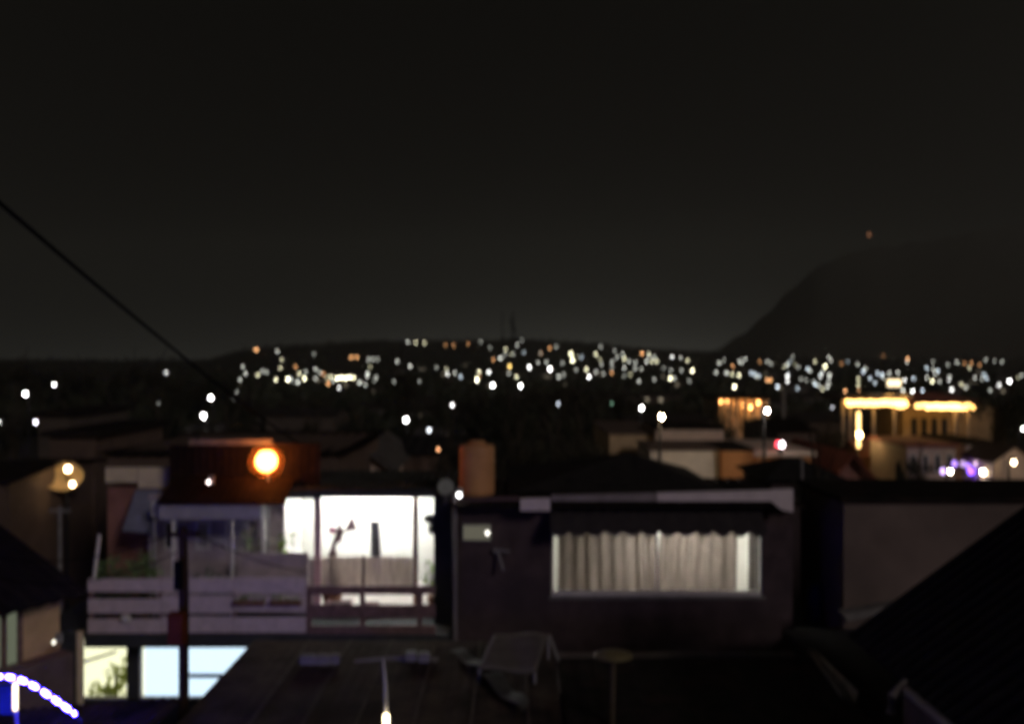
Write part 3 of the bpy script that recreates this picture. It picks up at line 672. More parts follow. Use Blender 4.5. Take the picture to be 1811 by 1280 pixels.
tag(o.build('plastic_sheet', mat('dull_plastic_sheet', (.07, .07, .065), .4, .3, 5), base=W(860, 1200, 12)), 'crumpled dull plastic sheet left of the grey tarpaulin', 'sheet')
# thin lit pole with a warm bulb at its foot
Y = 10.6; c = W(683, 1274, Y)
t = thing('pole_light', 'slender pale pole with warm bulb at its foot, bottom centre', 'lamp', (c.x, Y, 4.1))
MB().tube([(c.x, Y, 4.1), W(682, 1215, Y), W(678, 1165, Y)], [.03, .024, .012], 8).build('pole', M['white'], t)
MB().tube([W(683, 1286, Y-.05), W(683, 1264, Y-.05)], .035, 10).build('bulb', glow('foot_bulb', (1, .82, .5), 9), t)
MB().box(c.x-.08, c.x+.08, Y-.1, Y+.08, 4.1, 4.13).build('base_plate', M['greymetal'], t)

# ================================================================== left foreground
B = thing('lean_to', 'low lean-to with dark sagging roof at the lower left', 'building', (-6, 9, 0))
MB().sheet((-8.4, 6.0, 3.72), (-4.25, 6.0, 4.12), (-8.4, 11.4, 3.78), (-4.25, 11.4, 4.2), 160, 6, lambda u, v: .014*math.sin(2*math.pi*30*u)+.05*math.sin(math.pi*u)*v, .03).build('roof', mat('red_brown_sheet', (.045, .03, .024), .95, .35, 3, .2, wear=(.012, .009, .008), spec=0.02), B)
MB().box(-8.2, -4.45, 6.2, 11.2, 0, 3.7).build('wall', M['maroon'], B)
# LED arch
t = thing('led_arch', 'arched tube strung with glowing blue-white LED capsules, lower left', 'led lights', (-7.0, 10.3, 3.9))
AP = [(-70, 1232), (-40, 1206), (-10, 1196), (18, 1196), (40, 1202), (62, 1213), (82, 1226), (101, 1239), (118, 1251), (133, 1262), (146, 1274)]
MB().tube([W(a, b, 10.3) for a, b in AP], .018, 6).build('arch_tube', M['darkmetal'], t)
def apt(x): return W(x, lerp_tab(AP, x), 10.27)
for x in (-24, -3, 18, 40, 60, 81, 100, 117, 131):
    a, b2 = apt(x-7), apt(x+7); rr = .021 if x < 128 else .016
    if x == 131: a, b2 = apt(128), apt(134)
    MB().tube([a, a*.8+b2*.2, a*.2+b2*.8, b2], [rr*.5, rr, rr, rr*.5], 8).build('led_capsule', glow('led_blue', (.021, .013, 1.0), 460), t)
c = W(27, 1256, 10.3)
t = thing('tube_lamp', 'upright warm white fluorescent tube under the LED arch', 'lamp', (c.x, 10.3, c.z-.2))
MB().tube([W(27, 1254, 10.3), W(27, 1208, 10.3)], .026, 10).build('tube', glow('upright_tube', (1, .78, .58), 4), t)
MB().tube([(c.x, 10.33, c.z-.25), W(27, 1200, 10.34)], .02, 6).build('stand', M['greymetal'], t)
o = MB(); o.box(XX(-60, 10.9), XX(24, 10.9), 10.88, 10.92, ZZ(1262, 10.9), ZZ(1212, 10.9)); o.box(XX(-60, 10.9), XX(24, 10.9), 10.86, 10.94, ZZ(1212, 10.9)+.001, ZZ(1209, 10.9))
tag(o.build('blue_screen', mat('blue_sheet', (.05, .10, .28), .6, .2, 5), base=W(0, 1262, 10.9)), 'blue sheet screen behind the upright tube lamp', 'screen')

# shop house at far left, turned towards the camera
S = thing('corner_house', 'beige house with low dark eave at the left edge', 'house', (-8.7, 15.2, 0))
a0, b0 = Vector((-9.78, 11.0, 0)), Vector((-7.30, 15.42, 0)); dr = (b0-a0).normalized(); nn = Vector((-dr.y, dr.x, 0))
def loc(u, v, z): p = a0+dr*u+nn*v; return (p.x, p.y, z)
def obox(mb, u0, u1, v0, v1, z0, z1): 
    q = [loc(u0, v0, z0), loc(u1, v0, z0), loc(u1, v1, z0), loc(u0, v1, z0), loc(u0, v0, z1), loc(u1, v0, z1), loc(u1, v1, z1), loc(u0, v1, z1)]
    return mb.add(q, [(0, 3, 2, 1), (4, 5, 6, 7), (0, 1, 5, 4), (1, 2, 6, 5), (2, 3, 7, 6), (3, 0, 4, 7)])
Ltot = (b0-a0).length
q = MB(); obox(q, 4.1, 4.8, .5, .62, 3.5, 4.6); obox(q, -1, 3.5, .5, .62, 3.5, 4.6); obox(q, 3.5, 4.1, .5, .62, 4.4, 4.6); obox(q, -1, 4.8, .62, 4, 3.5, 4.4); q.build('upper_wall', M['tan'], S)
q = MB(); obox(q, -1, 4.85, .2, 4, 0, 3.49); q.build('lower_wall', mat('dull_mauve_render', (.17, .125, .14), .85, .2, 3, .3), S)
q = MB(); obox(q, 3.5, 4.1, .52, .56, 3.5, 4.4); q.build('lit_window', glow('greenish_lit_window', (.72, .8, .55), .16), S)
for u in (3.53, 3.8, 4.07): q = MB(); obox(q, u-.03, u+.03, .44, .519, 3.5, 4.4); q.build('window_bar', M['wooddark'], S)
MB().sheet(loc(-1.2, 0, 4.5), loc(Ltot-.05, 0, 4.5), loc(-1.2, 3.2, 5.65), loc(Ltot-.05, 3.2, 5.65), 120, 2, wave(22, .016), .03).build('roof', mat('dark_blue_black_sheet', (.014, .012, .016), .9, .3, 4, spec=0.02), S)
MB().tube([loc(4.93, .14, 0), loc(4.93, .14, ZZ(1116, 15.4))], .06, 8).build('post', M['beige'], S)
bulb_lamp('wall_lamp', 'small dim bulb on the beige wall at the left edge', 'lamp', 95, 1135, 14.6, .03, (1, .95, .8), 2.5, 'beige_wall_bulb')

# utility pole, its box and wires, the long black cable
u = W(325, 1100, 12.0); t = thing('utility_pole', 'dark wooden utility pole in front of the plank balcony', 'pole', (u.x, 12, 0))
MB().tube([(u.x, 12, 0), (u.x, 12, ZZ(1030, 12)), (u.x-.01, 12, ZZ(932, 12))], [.08, .065, .055], 10).build('post', M['polewood'], t)
MB().tube([(u.x-.05, 11.93, ZZ(1040, 12)), (u.x-.05, 11.93, ZZ(990, 12))], .06, 8).build('cable_coil', M['cable'], t)
mbx = MB(); mbx.box(XX(303, 11.9), XX(331, 11.9), 11.76, 11.9, ZZ(1134, 11.9), ZZ(1080, 11.9)); mb2 = mbx.build('meter_box', M['redbox'], t)
MB().box(XX(306, 11.9), XX(328, 11.9), 11.745, 11.759, ZZ(1130, 11.9), ZZ(1084, 11.9)).build('box_door', M['redbox'], mb2)
MB().box(u.x-.2, u.x+.2, 11.95, 12.05, ZZ(948, 12), ZZ(941, 12)).build('crossarm', M['polewood'], t)
def sagwire(p, q, sag, n=20): p, q = Vector(p), Vector(q); return [p.lerp(q, i/n)-Vector((0, 0, sag*4*(i/n)*(1-i/n))) for i in range(n+1)]
def wire(p, q, sag, r, name, lab, cat, group=None):
    tag(MB().tube(sagwire(p, q, sag), r, 6).build(name, M['cable'], base=p), lab, cat, group)
wire(W(-60, 308, 8.0), W(548, 797, 25.5), .14, .022, 'power_cable', 'thick black cable slanting across the sky from upper left to the orange lamp', 'cable')
tp = Vector((u.x, 12, ZZ(944, 12)))
wire(tp+Vector((-.18, 0, 0)), W(-40, 975, 14), .25, .008, 'pole_wire', 'thin wire from the utility pole to the left edge, upper one', 'wire', 'wires of the utility pole')
wire(tp+Vector((-.1, 0, -.25)), W(-40, 1010, 14), .3, .008, 'pole_wire', 'thin wire from the utility pole to the left edge, lower one', 'wire', 'wires of the utility pole')
wire(tp+Vector((.18, 0, 0)), W(545, 1010, 17.5), .1, .008, 'pole_wire', 'thin wire from the utility pole to the terrace railing', 'wire', 'wires of the utility pole')
o = MB(); o.tube([(XX(106, 21), 21, 0), (XX(106, 21), 21, ZZ(895, 21))], .05, 8); o.box(XX(106, 21)-.25, XX(106, 21)+.25, 20.97, 21.03, ZZ(905, 21), ZZ(900, 21))
tag(o.build('thin_pole', M['greymetal'], base=(XX(106, 21), 21, 0)), 'faint thin pole standing behind the beige house at left', 'pole')

# ================================================================== middle distance houses
def house(label, px0, px1, py_eave, Y, dep, kind='flat', py_ridge=None, wall='brown', roof='darkroof', wins=0, lit=(), group='houses in the middle distance', over=.25, name='town_house', cat='house', ridge_along='x', th=.22):
    x0, x1 = XX(px0, Y), XX(px1, Y); ze = ZZ(py_eave, Y); xm, ym = (x0+x1)/2, Y+dep/2
    zb = zg(xm, ym)-.4; t = thing(name, label, cat, (xm, ym, zb), group)
    MB().box(x0, x1, Y, Y+dep, zb, ze).build('wall', M[wall], t)
    r = MB()
    if kind == 'flat':
        r.box(x0-over, x1+over, Y-over, Y+dep+over, ze+.001, ze+th)
    elif kind == 'hip':
        zr = ZZ(py_ridge, Y+dep/2)
        r.add([(x0-over, Y-over, ze), (x1+over, Y-over, ze), (x1+over, Y+dep+over, ze), (x0-over, Y+dep+over, ze), (xm-.1, ym, zr), (xm+.3, ym, zr)], [(0, 1, 5, 4), (1, 2, 5), (2, 3, 4, 5), (3, 0, 4), (3, 2, 1, 0)])
    else:
        zr = ZZ(py_ridge, Y+(dep/2 if ridge_along == 'x' else 0)); s = (zr-ze)/(dep/2 if ridge_along == 'x' else (x1-x0)/2); eo = ze-s*over+.02
        if ridge_along == 'x':
            for y_e, sg in ((Y-over, 1), (Y+dep+over, -1)):
                P = ((x0-over, y_e, eo), (x1+over, y_e, eo), (x0-over, ym, zr), (x1+over, ym, zr))
                if sg < 0: P = (P[1], P[0], P[3], P[2])
                r.sheet(*P, max(20, int((x1-x0)*16)), 1, wave(max(4, int((x1-x0)*2.6)), .02), .05)
            for xx in (x0, x1-.1): MB().slab([(xx, Y, ze), (xx, Y+dep, ze), (xx, ym, zr-.08)], (1, 0, 0), .1).build('gable', M[wall], t)
        else:
            for x_e, sg in ((x0-over, 1), (x1+over, -1)):
                P = ((x_e, Y+dep+over, eo), (x_e, Y-over, eo), (xm, Y+dep+over, zr), (xm, Y-over, zr))
                if sg < 0: P = (P[1], P[0], P[3], P[2])
                r.sheet(*P, max(20, int(dep*16)), 1, wave(max(4, int(dep*2.6)), .02), .05)
            for yy in (Y, Y+dep-.1): MB().slab([(x0, yy, ze), (x1, yy, ze), (xm, yy, zr-.08)], (0, 1, 0), .1).build('gable', M[wall], t)
    r.build('roof', M[roof], t)
    for k in range(wins):
        wxm = x0+(x1-x0)*(k+.5)/wins; ww = min(1.0, (x1-x0)/wins*.5); zt2 = ze-.5
        window(t, wxm-ww/2, wxm+ww/2, Y-.06, max(zb+.8, zt2-1.2), zt2, .07, .05, pane=(glow('mid_lit_pane', (1, .8, .5), .5) if k in lit else M['darkglass']))
    return t
house('pale gabled house just right of the orange lamp', 590, 684, 822, 33, 7, 'gable', 788, 'pale', 'greyroof', ridge_along='y', over=.35)
house('dark-roofed house between the pale gable and the water tank', 690, 782, 800, 38, 7, 'gable', 770, 'brown', 'blackroof')
house('small pale roofed shed behind the white street light left of the water tank', 735, 780, 772, 50, 5, 'gable', 757, 'palew', 'greyroof')
house('brown box house behind the lit round canopy at left', 88, 168, 772, 36, 7, 'flat', None, 'brown', 'darkroof')
house('tall narrow dim house at left behind the brown box house', 68, 122, 735, 46, 7, 'flat', None, 'farwall2', 'darkroof')
house('low dark house with sloped roof at the left edge', -100, 14, 850, 30, 7, 'gable', 815, 'brown', 'darkroof')
house('long rusty-roofed house behind the orange lamp', 190, 600, 800, 27, 8, 'gable', 783, 'brown', 'rustdark')
house('upper pale flat-roofed house left of centre right, set behind the hip roof', 1160, 1280, 760, 45.4, 4.5, 'flat', None, 'pale', 'darkroof', over=.06, th=.1)
house('dim brownish flat house left of the pale flat-roofed ones', 1078, 1158, 768, 46, 9, 'flat', None, 'tan', 'brown', over=.1, th=.1)
house('wide low pale house with flat slab roof right of centre', 1150, 1274, 796, 41, 4, 'flat', None, 'palew', 'brown', over=.1, th=.1)
house('orange-lit block joined to the wide low pale house', 1276, 1332, 797, 40.6, 4, 'flat', None, 'orangelitwall', 'darkroof', over=.05, th=.12)
house('low orange-lit annex with long thin slab roof below the red light', 1334, 1434, 806, 41, 6, 'flat', None, 'orangelitwall', 'pale', over=.2)
house('house with amber-lit brown roof left of the restaurant', 1376, 1440, 762, 62, 9, 'gable', 739, 'brown', 'rust')
house('dark hip-roofed house just right of the pale low house', 1364, 1484, 848, 25, 3, 'hip', 808, 'maroon', 'blackroof')
house('red-roofed gable house left of the conifer', 1468, 1542, 845, 42, 8, 'gable', 800, 'redwall', 'redroof', ridge_along='y', over=.5)
house('pale ground-floor wing with dark windows below the restaurant', 1604, 1690, 790, 58, 6, 'flat', None, 'pale', 'redroof', wins=4, over=.2)
house('small pink block right of the restaurant wing', 1708, 1760, 786, 60, 6, 'flat', None, 'pale', 'darkroof', wins=1, over=.15)
house('gable house with lit wall at the right edge', 1758, 1830, 815, 50, 3.5, 'gable', 788, 'pale', 'brown', ridge_along='y', over=.15)
house('dark long roof behind the pale flat houses', 1110, 1260, 742, 80, 9, 'gable', 733, 'farwall2', 'farroof')
house('dim house left of the restaurant below its terrace', 1420, 1486, 745, 85, 9, 'gable', 728, 'farwall2', 'farroof')
house('dim long house beyond the orange lamp roofs', 470, 590, 735, 90, 9, 'gable', 722, 'farwall2', 'farroof')
house('dim brown house with faint roof below the white twin lights at left', 320, 400, 762, 60, 8, 'gable', 745, 'farwall2', 'farroof')
# floodlit orange arcade far right of centre
Y = 115; t = house('far arcade with orange floodlit columns', 1272, 1352, 706, Y, 10, 'flat', None, 'beige', 'darkroof', over=.6)
for px in (1272, 1283, 1296, 1310, 1324, 1338, 1350):
    MB().box(XX(px-2, Y), XX(px+2, Y), Y-2.2, Y-1.8, zg(28, Y), ZZ(706, Y)).build('column', M['beige'], t)
for k, (px, py, b) in enumerate(((1276, 710, 1), (1288, 709, .8), (1316, 716, 1.4), (1328, 720, 1.4), (1342, 712, 1.2))):
    c = W(px, py, Y-1.2); o = MB(); o.ball(c, .16, 8, 6); o.tube([c, c+Vector((0, 0, .5))], .04, 5, 1)
    tag(o.build('arcade_lamp', [glow('arcade_orange', (1, .42, .12), 36), M['darkmetal']], base=c), f'{ORD[k]} orange lamp from the left inside the far arcade', 'lamp', 'orange lamps of the arcade')

# ================================================================== restaurant with golden lights
Y = 70; G = thing('restaurant', 'two-storey terrace restaurant edged with golden string lights', 'restaurant', (XX(1615, Y), Y+4, zg(30, Y)-.5))
zb = zg(30, Y)-.5; zfl = ZZ(792, Y)
olive = mat('olive_amber_spill', (.32, .24, .14), .85, .2, 1.2)  # olive tinted orange: amber spill of the bulbs put into the colour
MB().box(XX(1575, Y+5), XX(1728, Y+5), Y+2.5, Y+8, zfl, ZZ(716, Y+5)).build('upper_wall', olive, G)
MB().box(XX(1492, Y), XX(1735, Y), Y, Y+8, zfl-.3, zfl).build('floor_slab', M['brown'], G)
MB().box(XX(1500, Y), XX(1730, Y), Y+.8, Y+7.5, zb, zfl-.301).build('lower_wall', M['brown'], G)
lr = MB(); lr.box(XX(1486, Y), XX(1612, Y), Y-.4, Y+4, ZZ(706, Y), ZZ(701, Y)); lr.build('flat_roof', M['brown'], G)
hr = MB(); zz0, zz1 = ZZ(711, Y), ZZ(694, Y+4); X0, X1 = XX(1612, Y)+.05, XX(1745, Y)
hr.add([(X0, Y-.4, zz0), (X1, Y-.4, zz0), (X1, Y+8, zz0), (X0, Y+8, zz0), (X0+1.2, Y+3.8, zz1), (X1-2.2, Y+3.8, zz1)], [(0, 1, 5, 4), (1, 2, 5), (2, 3, 4, 5), (3, 0, 4), (3, 2, 1, 0)]); hr.build('hip_roof', M['redroof'], G)
MB().box(XX(1530, Y+2), XX(1606, Y+2), Y+1, Y+3.5, ZZ(706, Y+1)+.02, ZZ(697, Y+2)).build('roof_parapet', M['beige'], G)
postm = mat('pale_post', (.40, .33, .25), .7, .1, 3)
for px in (1492, 1505, 1546, 1583, 1690, 1713): MB().box(XX(px-2.6, Y), XX(px+2.6, Y), Y+.05, Y+.3, zfl, ZZ(708, Y)).build('post', postm, G)
for k in range(5): MB().box(XX(1612+k*18, Y+2.4), XX(1622+k*18, Y+2.4), Y+2.44, Y+2.49, zfl+.4, zfl+2.2).build('window', M['darkglass'], G)
rlb = MB(); rlb.box(XX(1494, Y), XX(1733, Y), Y+.1, Y+.2, zfl+.85, zfl+.93)
rlo = rlb.build('balustrade', M['brown'], G)
for k in range(24): MB().box(XX(1497+k*10, Y), XX(1498.5+k*10, Y), Y+.12, Y+.18, zfl, zfl+.85).build('baluster', M['brown'], rlo)
gold = glow('golden_bulb', (1.0, .54, .15), 9); goldd = glow('golden_bulb_small', (1.0, .55, .16), 6)
gl = thing('string_lights', 'golden bulbs strung along the left terrace eave of the restaurant', 'string lights', W(1545, 722, Y-.5), 'golden string lights')
gl2 = thing('string_lights', 'golden bulbs strung under the red hip roof of the restaurant', 'string lights', W(1675, 722, Y-.5), 'golden string lights')
gl3 = thing('string_lights', 'golden bulbs on the upper parapet of the restaurant', 'string lights', W(1580, 705, Y+.7), 'golden string lights')
def bulbs(t, p0, p1, n, y, m, r=.17, rows=1, dz=0):
    MB().tube([W(*p0, y), W(*p1, y)], .03, 5).build('cord', M['cable'], t)
    proto = None
    for k in range(n):
        for j in range(rows):
            px = p0[0]+(p1[0]-p0[0])*(k+.5+.4*j)/n; py = p0[1]+(p1[1]-p0[1])*(k+.5)/n+2+j*dz+rnd.uniform(-.7, .7)
            c = W(px, py, y)
            if proto is None:
                proto = MB().ball((0, 0, 0), r, 8, 6).build('bulb', m, None); proto.parent = t; o = proto
            else:
                o = proto.copy(); sc.collection.objects.link(o); o.parent = t
            o.location = c-Vector(BASES[t.name])
bulbs(gl, (1494, 708), (1604, 708), 16, Y-.5, gold, .135, 2, 5)
bulbs(gl2, (1634, 714), (1722, 714), 14, Y-.5, gold, .135, 2, 5)
bulbs(gl2, (1619, 716), (1634, 715), 3, Y-.5, goldd)
bulbs(gl3, (1560, 702), (1604, 702), 8, Y+.9, goldd, .17, 1)
bulbs(gl3, (1584, 716), (1600, 716), 3, Y+.9, goldd, .17, 1)
Y = 63.5
t = thing('glowing_pillar', 'bright upright pillar on the restaurant terrace, made to glow', 'light strip', W(1514, 795, Y-.4))
MB().box(XX(1511.5, Y), XX(1517.5, Y), Y-.45, Y-.38, ZZ(790, Y), ZZ(728, Y)).build('strip', glow('pillar_glow', (1, .62, .22), 4.5), t)  # bright pillar, its light put in as emission
MB().ball(W(1520, 769, Y-.5), .18, 10, 8).build('bulb', glow('gold_flood', (1, .70, .32), 40), t)
MB().tube([(XX(1514, Y), Y-.3, zg(25, Y)), (XX(1514, Y), Y-.3, ZZ(726, Y))], .08, 6).build('post', postm, t)
# gabled porch lit by the flood, lit sign beyond
house('small porch house with amber-lit gable under the glowing restaurant pillar', 1526, 1586, 806, 65, 4, 'gable', 778, 'amberlitwall', 'redroof', over=.3)
Y = 210; t = thing('lit_billboard', 'small warm lit rectangular sign above the restaurant roof', 'sign', (XX(1581, Y), Y, zg(90, Y)))
MB().box(XX(1569, Y), XX(1593, Y), Y-.2, Y, ZZ(683, Y), ZZ(671.5, Y)).build('panel', glow('billboard_light', (1, .80, .48), 2.6), t)
MB().box(XX(1568, Y), XX(1594, Y), Y+.001, Y+.3, ZZ(684, Y), ZZ(670.5, Y)).build('frame', M['darkmetal'], t)
for px in (1573, 1589): MB().box(XX(px, Y)-.15, XX(px, Y)+.15, Y+.31, Y+.6, zg(90, Y), ZZ(672, Y)).build('leg', M['darkmetal'], t)

# ================================================================== medium-distance lamps
def street_lamp(label, px, py, Y, r, col, st, mname, group='street lamps in the middle distance', tall=True):
    c = W(px, py, Y); zb2 = zg(c.x, Y); r *= .66
    t = thing('street_lamp', label, 'street lamp', (c.x, Y+.25, zb2), group)
    MB().tube([(c.x, Y+.5, zb2), (c.x, Y+.5, c.z+.1), (c.x, Y+.35, c.z+r+.12), (c.x, Y, c.z+r+.08)], [.08, .06, .05, .04], 7).build('pole', M['darkmetal'], t)
    MB().ball(c, r, 10, 8, sq=(1, 1, 1.15)).build('bulb', glow(mname, col, st), t, smooth=True)
    MB().lathe((c.x, Y, c.z+r*.8), [(r*1.1, 0), (r*.8, r*.3), (r*.2, r*.45)], 10).build('lamp_head', M['darkmetal'], t)
wh = (1, .99, .95)
street_lamp('white street lamp high among the dark trees at the left edge', 45, 696, 70, .20, wh, 26, 'lamp_white_hi')
street_lamp('smaller white street lamp right of the left-edge lamp', 96, 680, 95, .17, wh, 18, 'lamp_white_mid')
street_lamp('soft lilac-white light below the two left-edge lamps', 63, 746, 55, .15, (.95, .9, 1), 9, 'lamp_lilac')
street_lamp('white lamp cut by the left edge of the picture', 0, 745, 60, .14, wh, 14, 'lamp_white_edge')
street_lamp('upper of two white lamps left of the sloping cable end', 373, 703, 75, .21, wh, 26, 'lamp_white_hi')
street_lamp('lower, wider of two white lamps left of the sloping cable end', 360, 735, 60, .21, wh, 30, 'lamp_white_hi2')
street_lamp('white street lamp left of the water tank above the dark roofs', 718, 742, 58, .19, wh, 26, 'lamp_white_hi')
street_lamp('small white lamp among the trees above the water tank', 800, 716, 85, .17, wh, 10, 'lamp_white_low')
street_lamp('white street lamp above the hip roof, left of the warm one', 1135, 721, 75, .20, wh, 24, 'lamp_white_hi')
street_lamp('warm cream street lamp over the pale flat houses', 1170, 737, 37, .11, (1, .74, .42), 330, 'lamp_warm_hi')
street_lamp('white street lamp just right of the orange arcade', 1357, 726, 38, .10, (1, .90, .76), 330, 'lamp_arcade_white')
street_lamp('dim bluish lamp left of the grey parapet panels', 186, 803, 40, .12, (.7, .85, .9), 1.0, 'lamp_dim_blue')
street_lamp('dim pinkish lamp at the end of the rusty roof left of the orange lamp', 340, 779, 26, .06, (1, .8, .72), 1.6, 'lamp_dim_pink')
street_lamp('pale lamp left of the dark roof, right of the white street lamp', 759, 760, 48, .14, (.9, .95, 1), 4.5, 'lamp_pale')
street_lamp('dull orange lamp low beside the dark roof left of the tank', 775, 794, 36, .09, (1, .45, .2), 4.0, 'lamp_dull_orange')
street_lamp('small orange lamp at the shoulder of the water tank', 826, 791, 30, .07, (1, .45, .2), 4.5, 'lamp_dull_orange2')
street_lamp('grey-blue lamp low in the trees right of the mast', 987, 714, 90, .16, (.8, .88, 1), 4, 'lamp_greyblue')
street_lamp('faint green light among the trees right of centre', 1082, 713, 90, .14, (.45, .9, .6), 1.2, 'lamp_green')
street_lamp('dim white lamp left of the restaurant eave', 1472, 720, 100, .17, (.9, .93, 1), 2.5, 'lamp_dimwhite')
street_lamp('warm lamp on the gable house at the right edge', 1793, 817, 49, .16, (1, .74, .46), 26, 'lamp_warm_gable')
street_lamp('white lamp cut by the right edge above the dark tree', 1810, 758, 58, .14, wh, 12, 'lamp_white_edge')
# red and white lamp on the slab roof
c = W(1380, 786, 40.8); t = thing('warning_lamp', 'red lamp with white core on the thin slab roof', 'lamp', (c.x, 40.8, c.z-.25))
MB().ball(c+Vector((.05, -.05, 0)), .13, 10, 8).build('bulb', glow('red_white_core', (1, .86, .9), 12), t)
MB().ball(c+Vector((-.10, 0, .02)), .13, 10, 8).build('red_lens', glow('red_lens', (1, .05, .08), 7), t)
MB().box(c.x-.1, c.x+.1, 40.75, 40.9, c.z-.4, c.z-.15).build('base', M['darkmetal'], t)
# purple party lights
Y = 52; t = thing('party_lights', 'row of purple and blue lights between two white lamps at right', 'string lights', W(1705, 850, Y))
MB().tube([W(1662, 826, Y), W(1750, 826, Y)], .04, 5).build('cord', M['cable'], t)
for px, py, col, st, nm in ((1668, 833, (.6, .4, .9), 2.2, 'party_lilac'), (1688, 820, (.45, .25, .95), 1.4, 'party_purple'), (1703, 820, (.6, .4, .8), .9, 'party_mauve'), (1717, 833, (.16, .05, 1), 6, 'party_blue'), (1712, 824, (.4, .2, 1), 1.4, 'party_violet'), (1732, 842, (.8, .4, .9), 1.4, 'party_pink'), (1728, 820, (.9, .6, .8), 1.6, 'party_rose')):
    MB().ball(W(px, py, Y), .17, 8, 6).build('bulb', glow(nm, col, st*1.6), t)
street_lamp('white lamp at the left end of the purple lights', 1681, 833, 51, .15, (1, .85, .62), 60, 'party_white')
street_lamp('white lamp at the right end of the purple lights', 1738, 834, 51, .15, (1, .87, .68), 60, 'party_white2')
# round canopy lit by two bulbs at left
Y = 33; c = W(112, 843, Y); t = thing('round_canopy', 'round cream canopy dish lit by two bulbs at left', 'canopy', (c.x, Y, zg(c.x, Y)))
d = MB(); d.lathe((0, 0, 0), [(.05, -.30), (.3, -.27), (.52, -.15), (.66, .03), (.70, .08), (.70, .10), (.64, .05), (.50, -.12), (.28, -.235), (.05, -.26)], 26)
rot = Vector((.35, -.80, .35)).to_track_quat('Z', 'Y').to_matrix()
d.v = [tuple(c+rot @ Vector((v[0], v[1]*.78, v[2]))) for v in d.v]; d.build('dish', M['cream'], t, smooth=True)
MB().tube([(c.x, Y+.3, zg(c.x, Y)), (c.x, Y+.3, c.z)], .07, 8).build('post', M['darkmetal'], t)
for k, (px, py, r) in enumerate(((120, 829, .11), (128, 856, .085))):
    bulb_lamp('bulb_lamp', ('upper' if k == 0 else 'lower')+' warm bulb in front of the round cream canopy', 'lamp', px, py, Y-.55, r, (1, .72, .38), 24, 'canopy_bulb', group='bulbs on the round canopy')

# ================================================================== trees
def crown_mesh(seed, n, kind):
    rg = random.Random(seed); q = MB()
    clumps = []
    for _ in range(16 if kind == 'round' else 12):
        if kind == 'round': c = Vector((rg.uniform(-.75, .75), rg.uniform(-.75, .75), rg.uniform(-.6, .75))); r = rg.uniform(.25, .45)
        else: z = rg.uniform(-.9, .85); w2 = .75*(1-z)/1.9+.05; c = Vector((rg.uniform(-w2, w2), rg.uniform(-w2, w2), z)); r = .12+.28*(1-z)/1.9
        clumps.append((c, r))
    for c, r in clumps:
        leafy(q, c, n//len(clumps), (r, r, r*.85), .09, rg, .2)
    return q
CROWN = []
for k in range(5):
    o = crown_mesh(100+k, 2200, 'round').build('crown', M['leaf'] if k % 2 else M['leaf2']); CROWN.append(o.data); bpy.data.objects.remove(o)
CONE = crown_mesh(200, 2200, 'cone').build('crown', M['leaf']); CONEME = CONE.data; bpy.data.objects.remove(CONE)
def trunk_mesh():
    q = MB(); q.tube([(0, 0, -1.2), (.02, 0, -.5), (-.02, .02, 0), (.03, 0, .5)], [.07, .055, .045, .015], 7)
    for a in range(6):
        t = a*1.05; q.tube([(0, 0, -.45+a*.12), (.3*math.cos(t), .3*math.sin(t), -.1+a*.12), (.6*math.cos(t), .6*math.sin(t), .1+a*.12)], [.03, .02, .008], 5)
    o = q.build('trunk', M['bark']); d = o.data; bpy.data.objects.remove(o); return d
TRUNK = trunk_mesh(); ntree = 0
def tree(label, px, py_top, Y, wpx, cone=False, group='trees between the houses'):
    global ntree
    x = XX(px, Y); z0 = zg(x, Y); zt2 = ZZ(py_top, Y); h = zt2-z0; rw = wpx*Y/FPX/2
    t = thing('conifer_tree' if cone else 'broadleaf_tree', label, 'tree', (x, Y, z0), group)
    rz = h*.46 if cone else min(h*.40, rw*1.1)
    c = bpy.data.objects.new('crown', CONEME if cone else CROWN[ntree % 5]); sc.collection.objects.link(c); c.parent = t
    c.location = (0, 0, h-rz); c.scale = (rw, rw, rz); c.rotation_euler = (0, 0, ntree*1.7)
    k = bpy.data.objects.new('trunk', TRUNK); sc.collection.objects.link(k); k.parent = t
    zc = h-rz; k.location = (0, 0, zc); k.scale = (rw*.9, rw*.9, zc/1.2); k.rotation_euler = (0, 0, ntree)
    ntree += 1
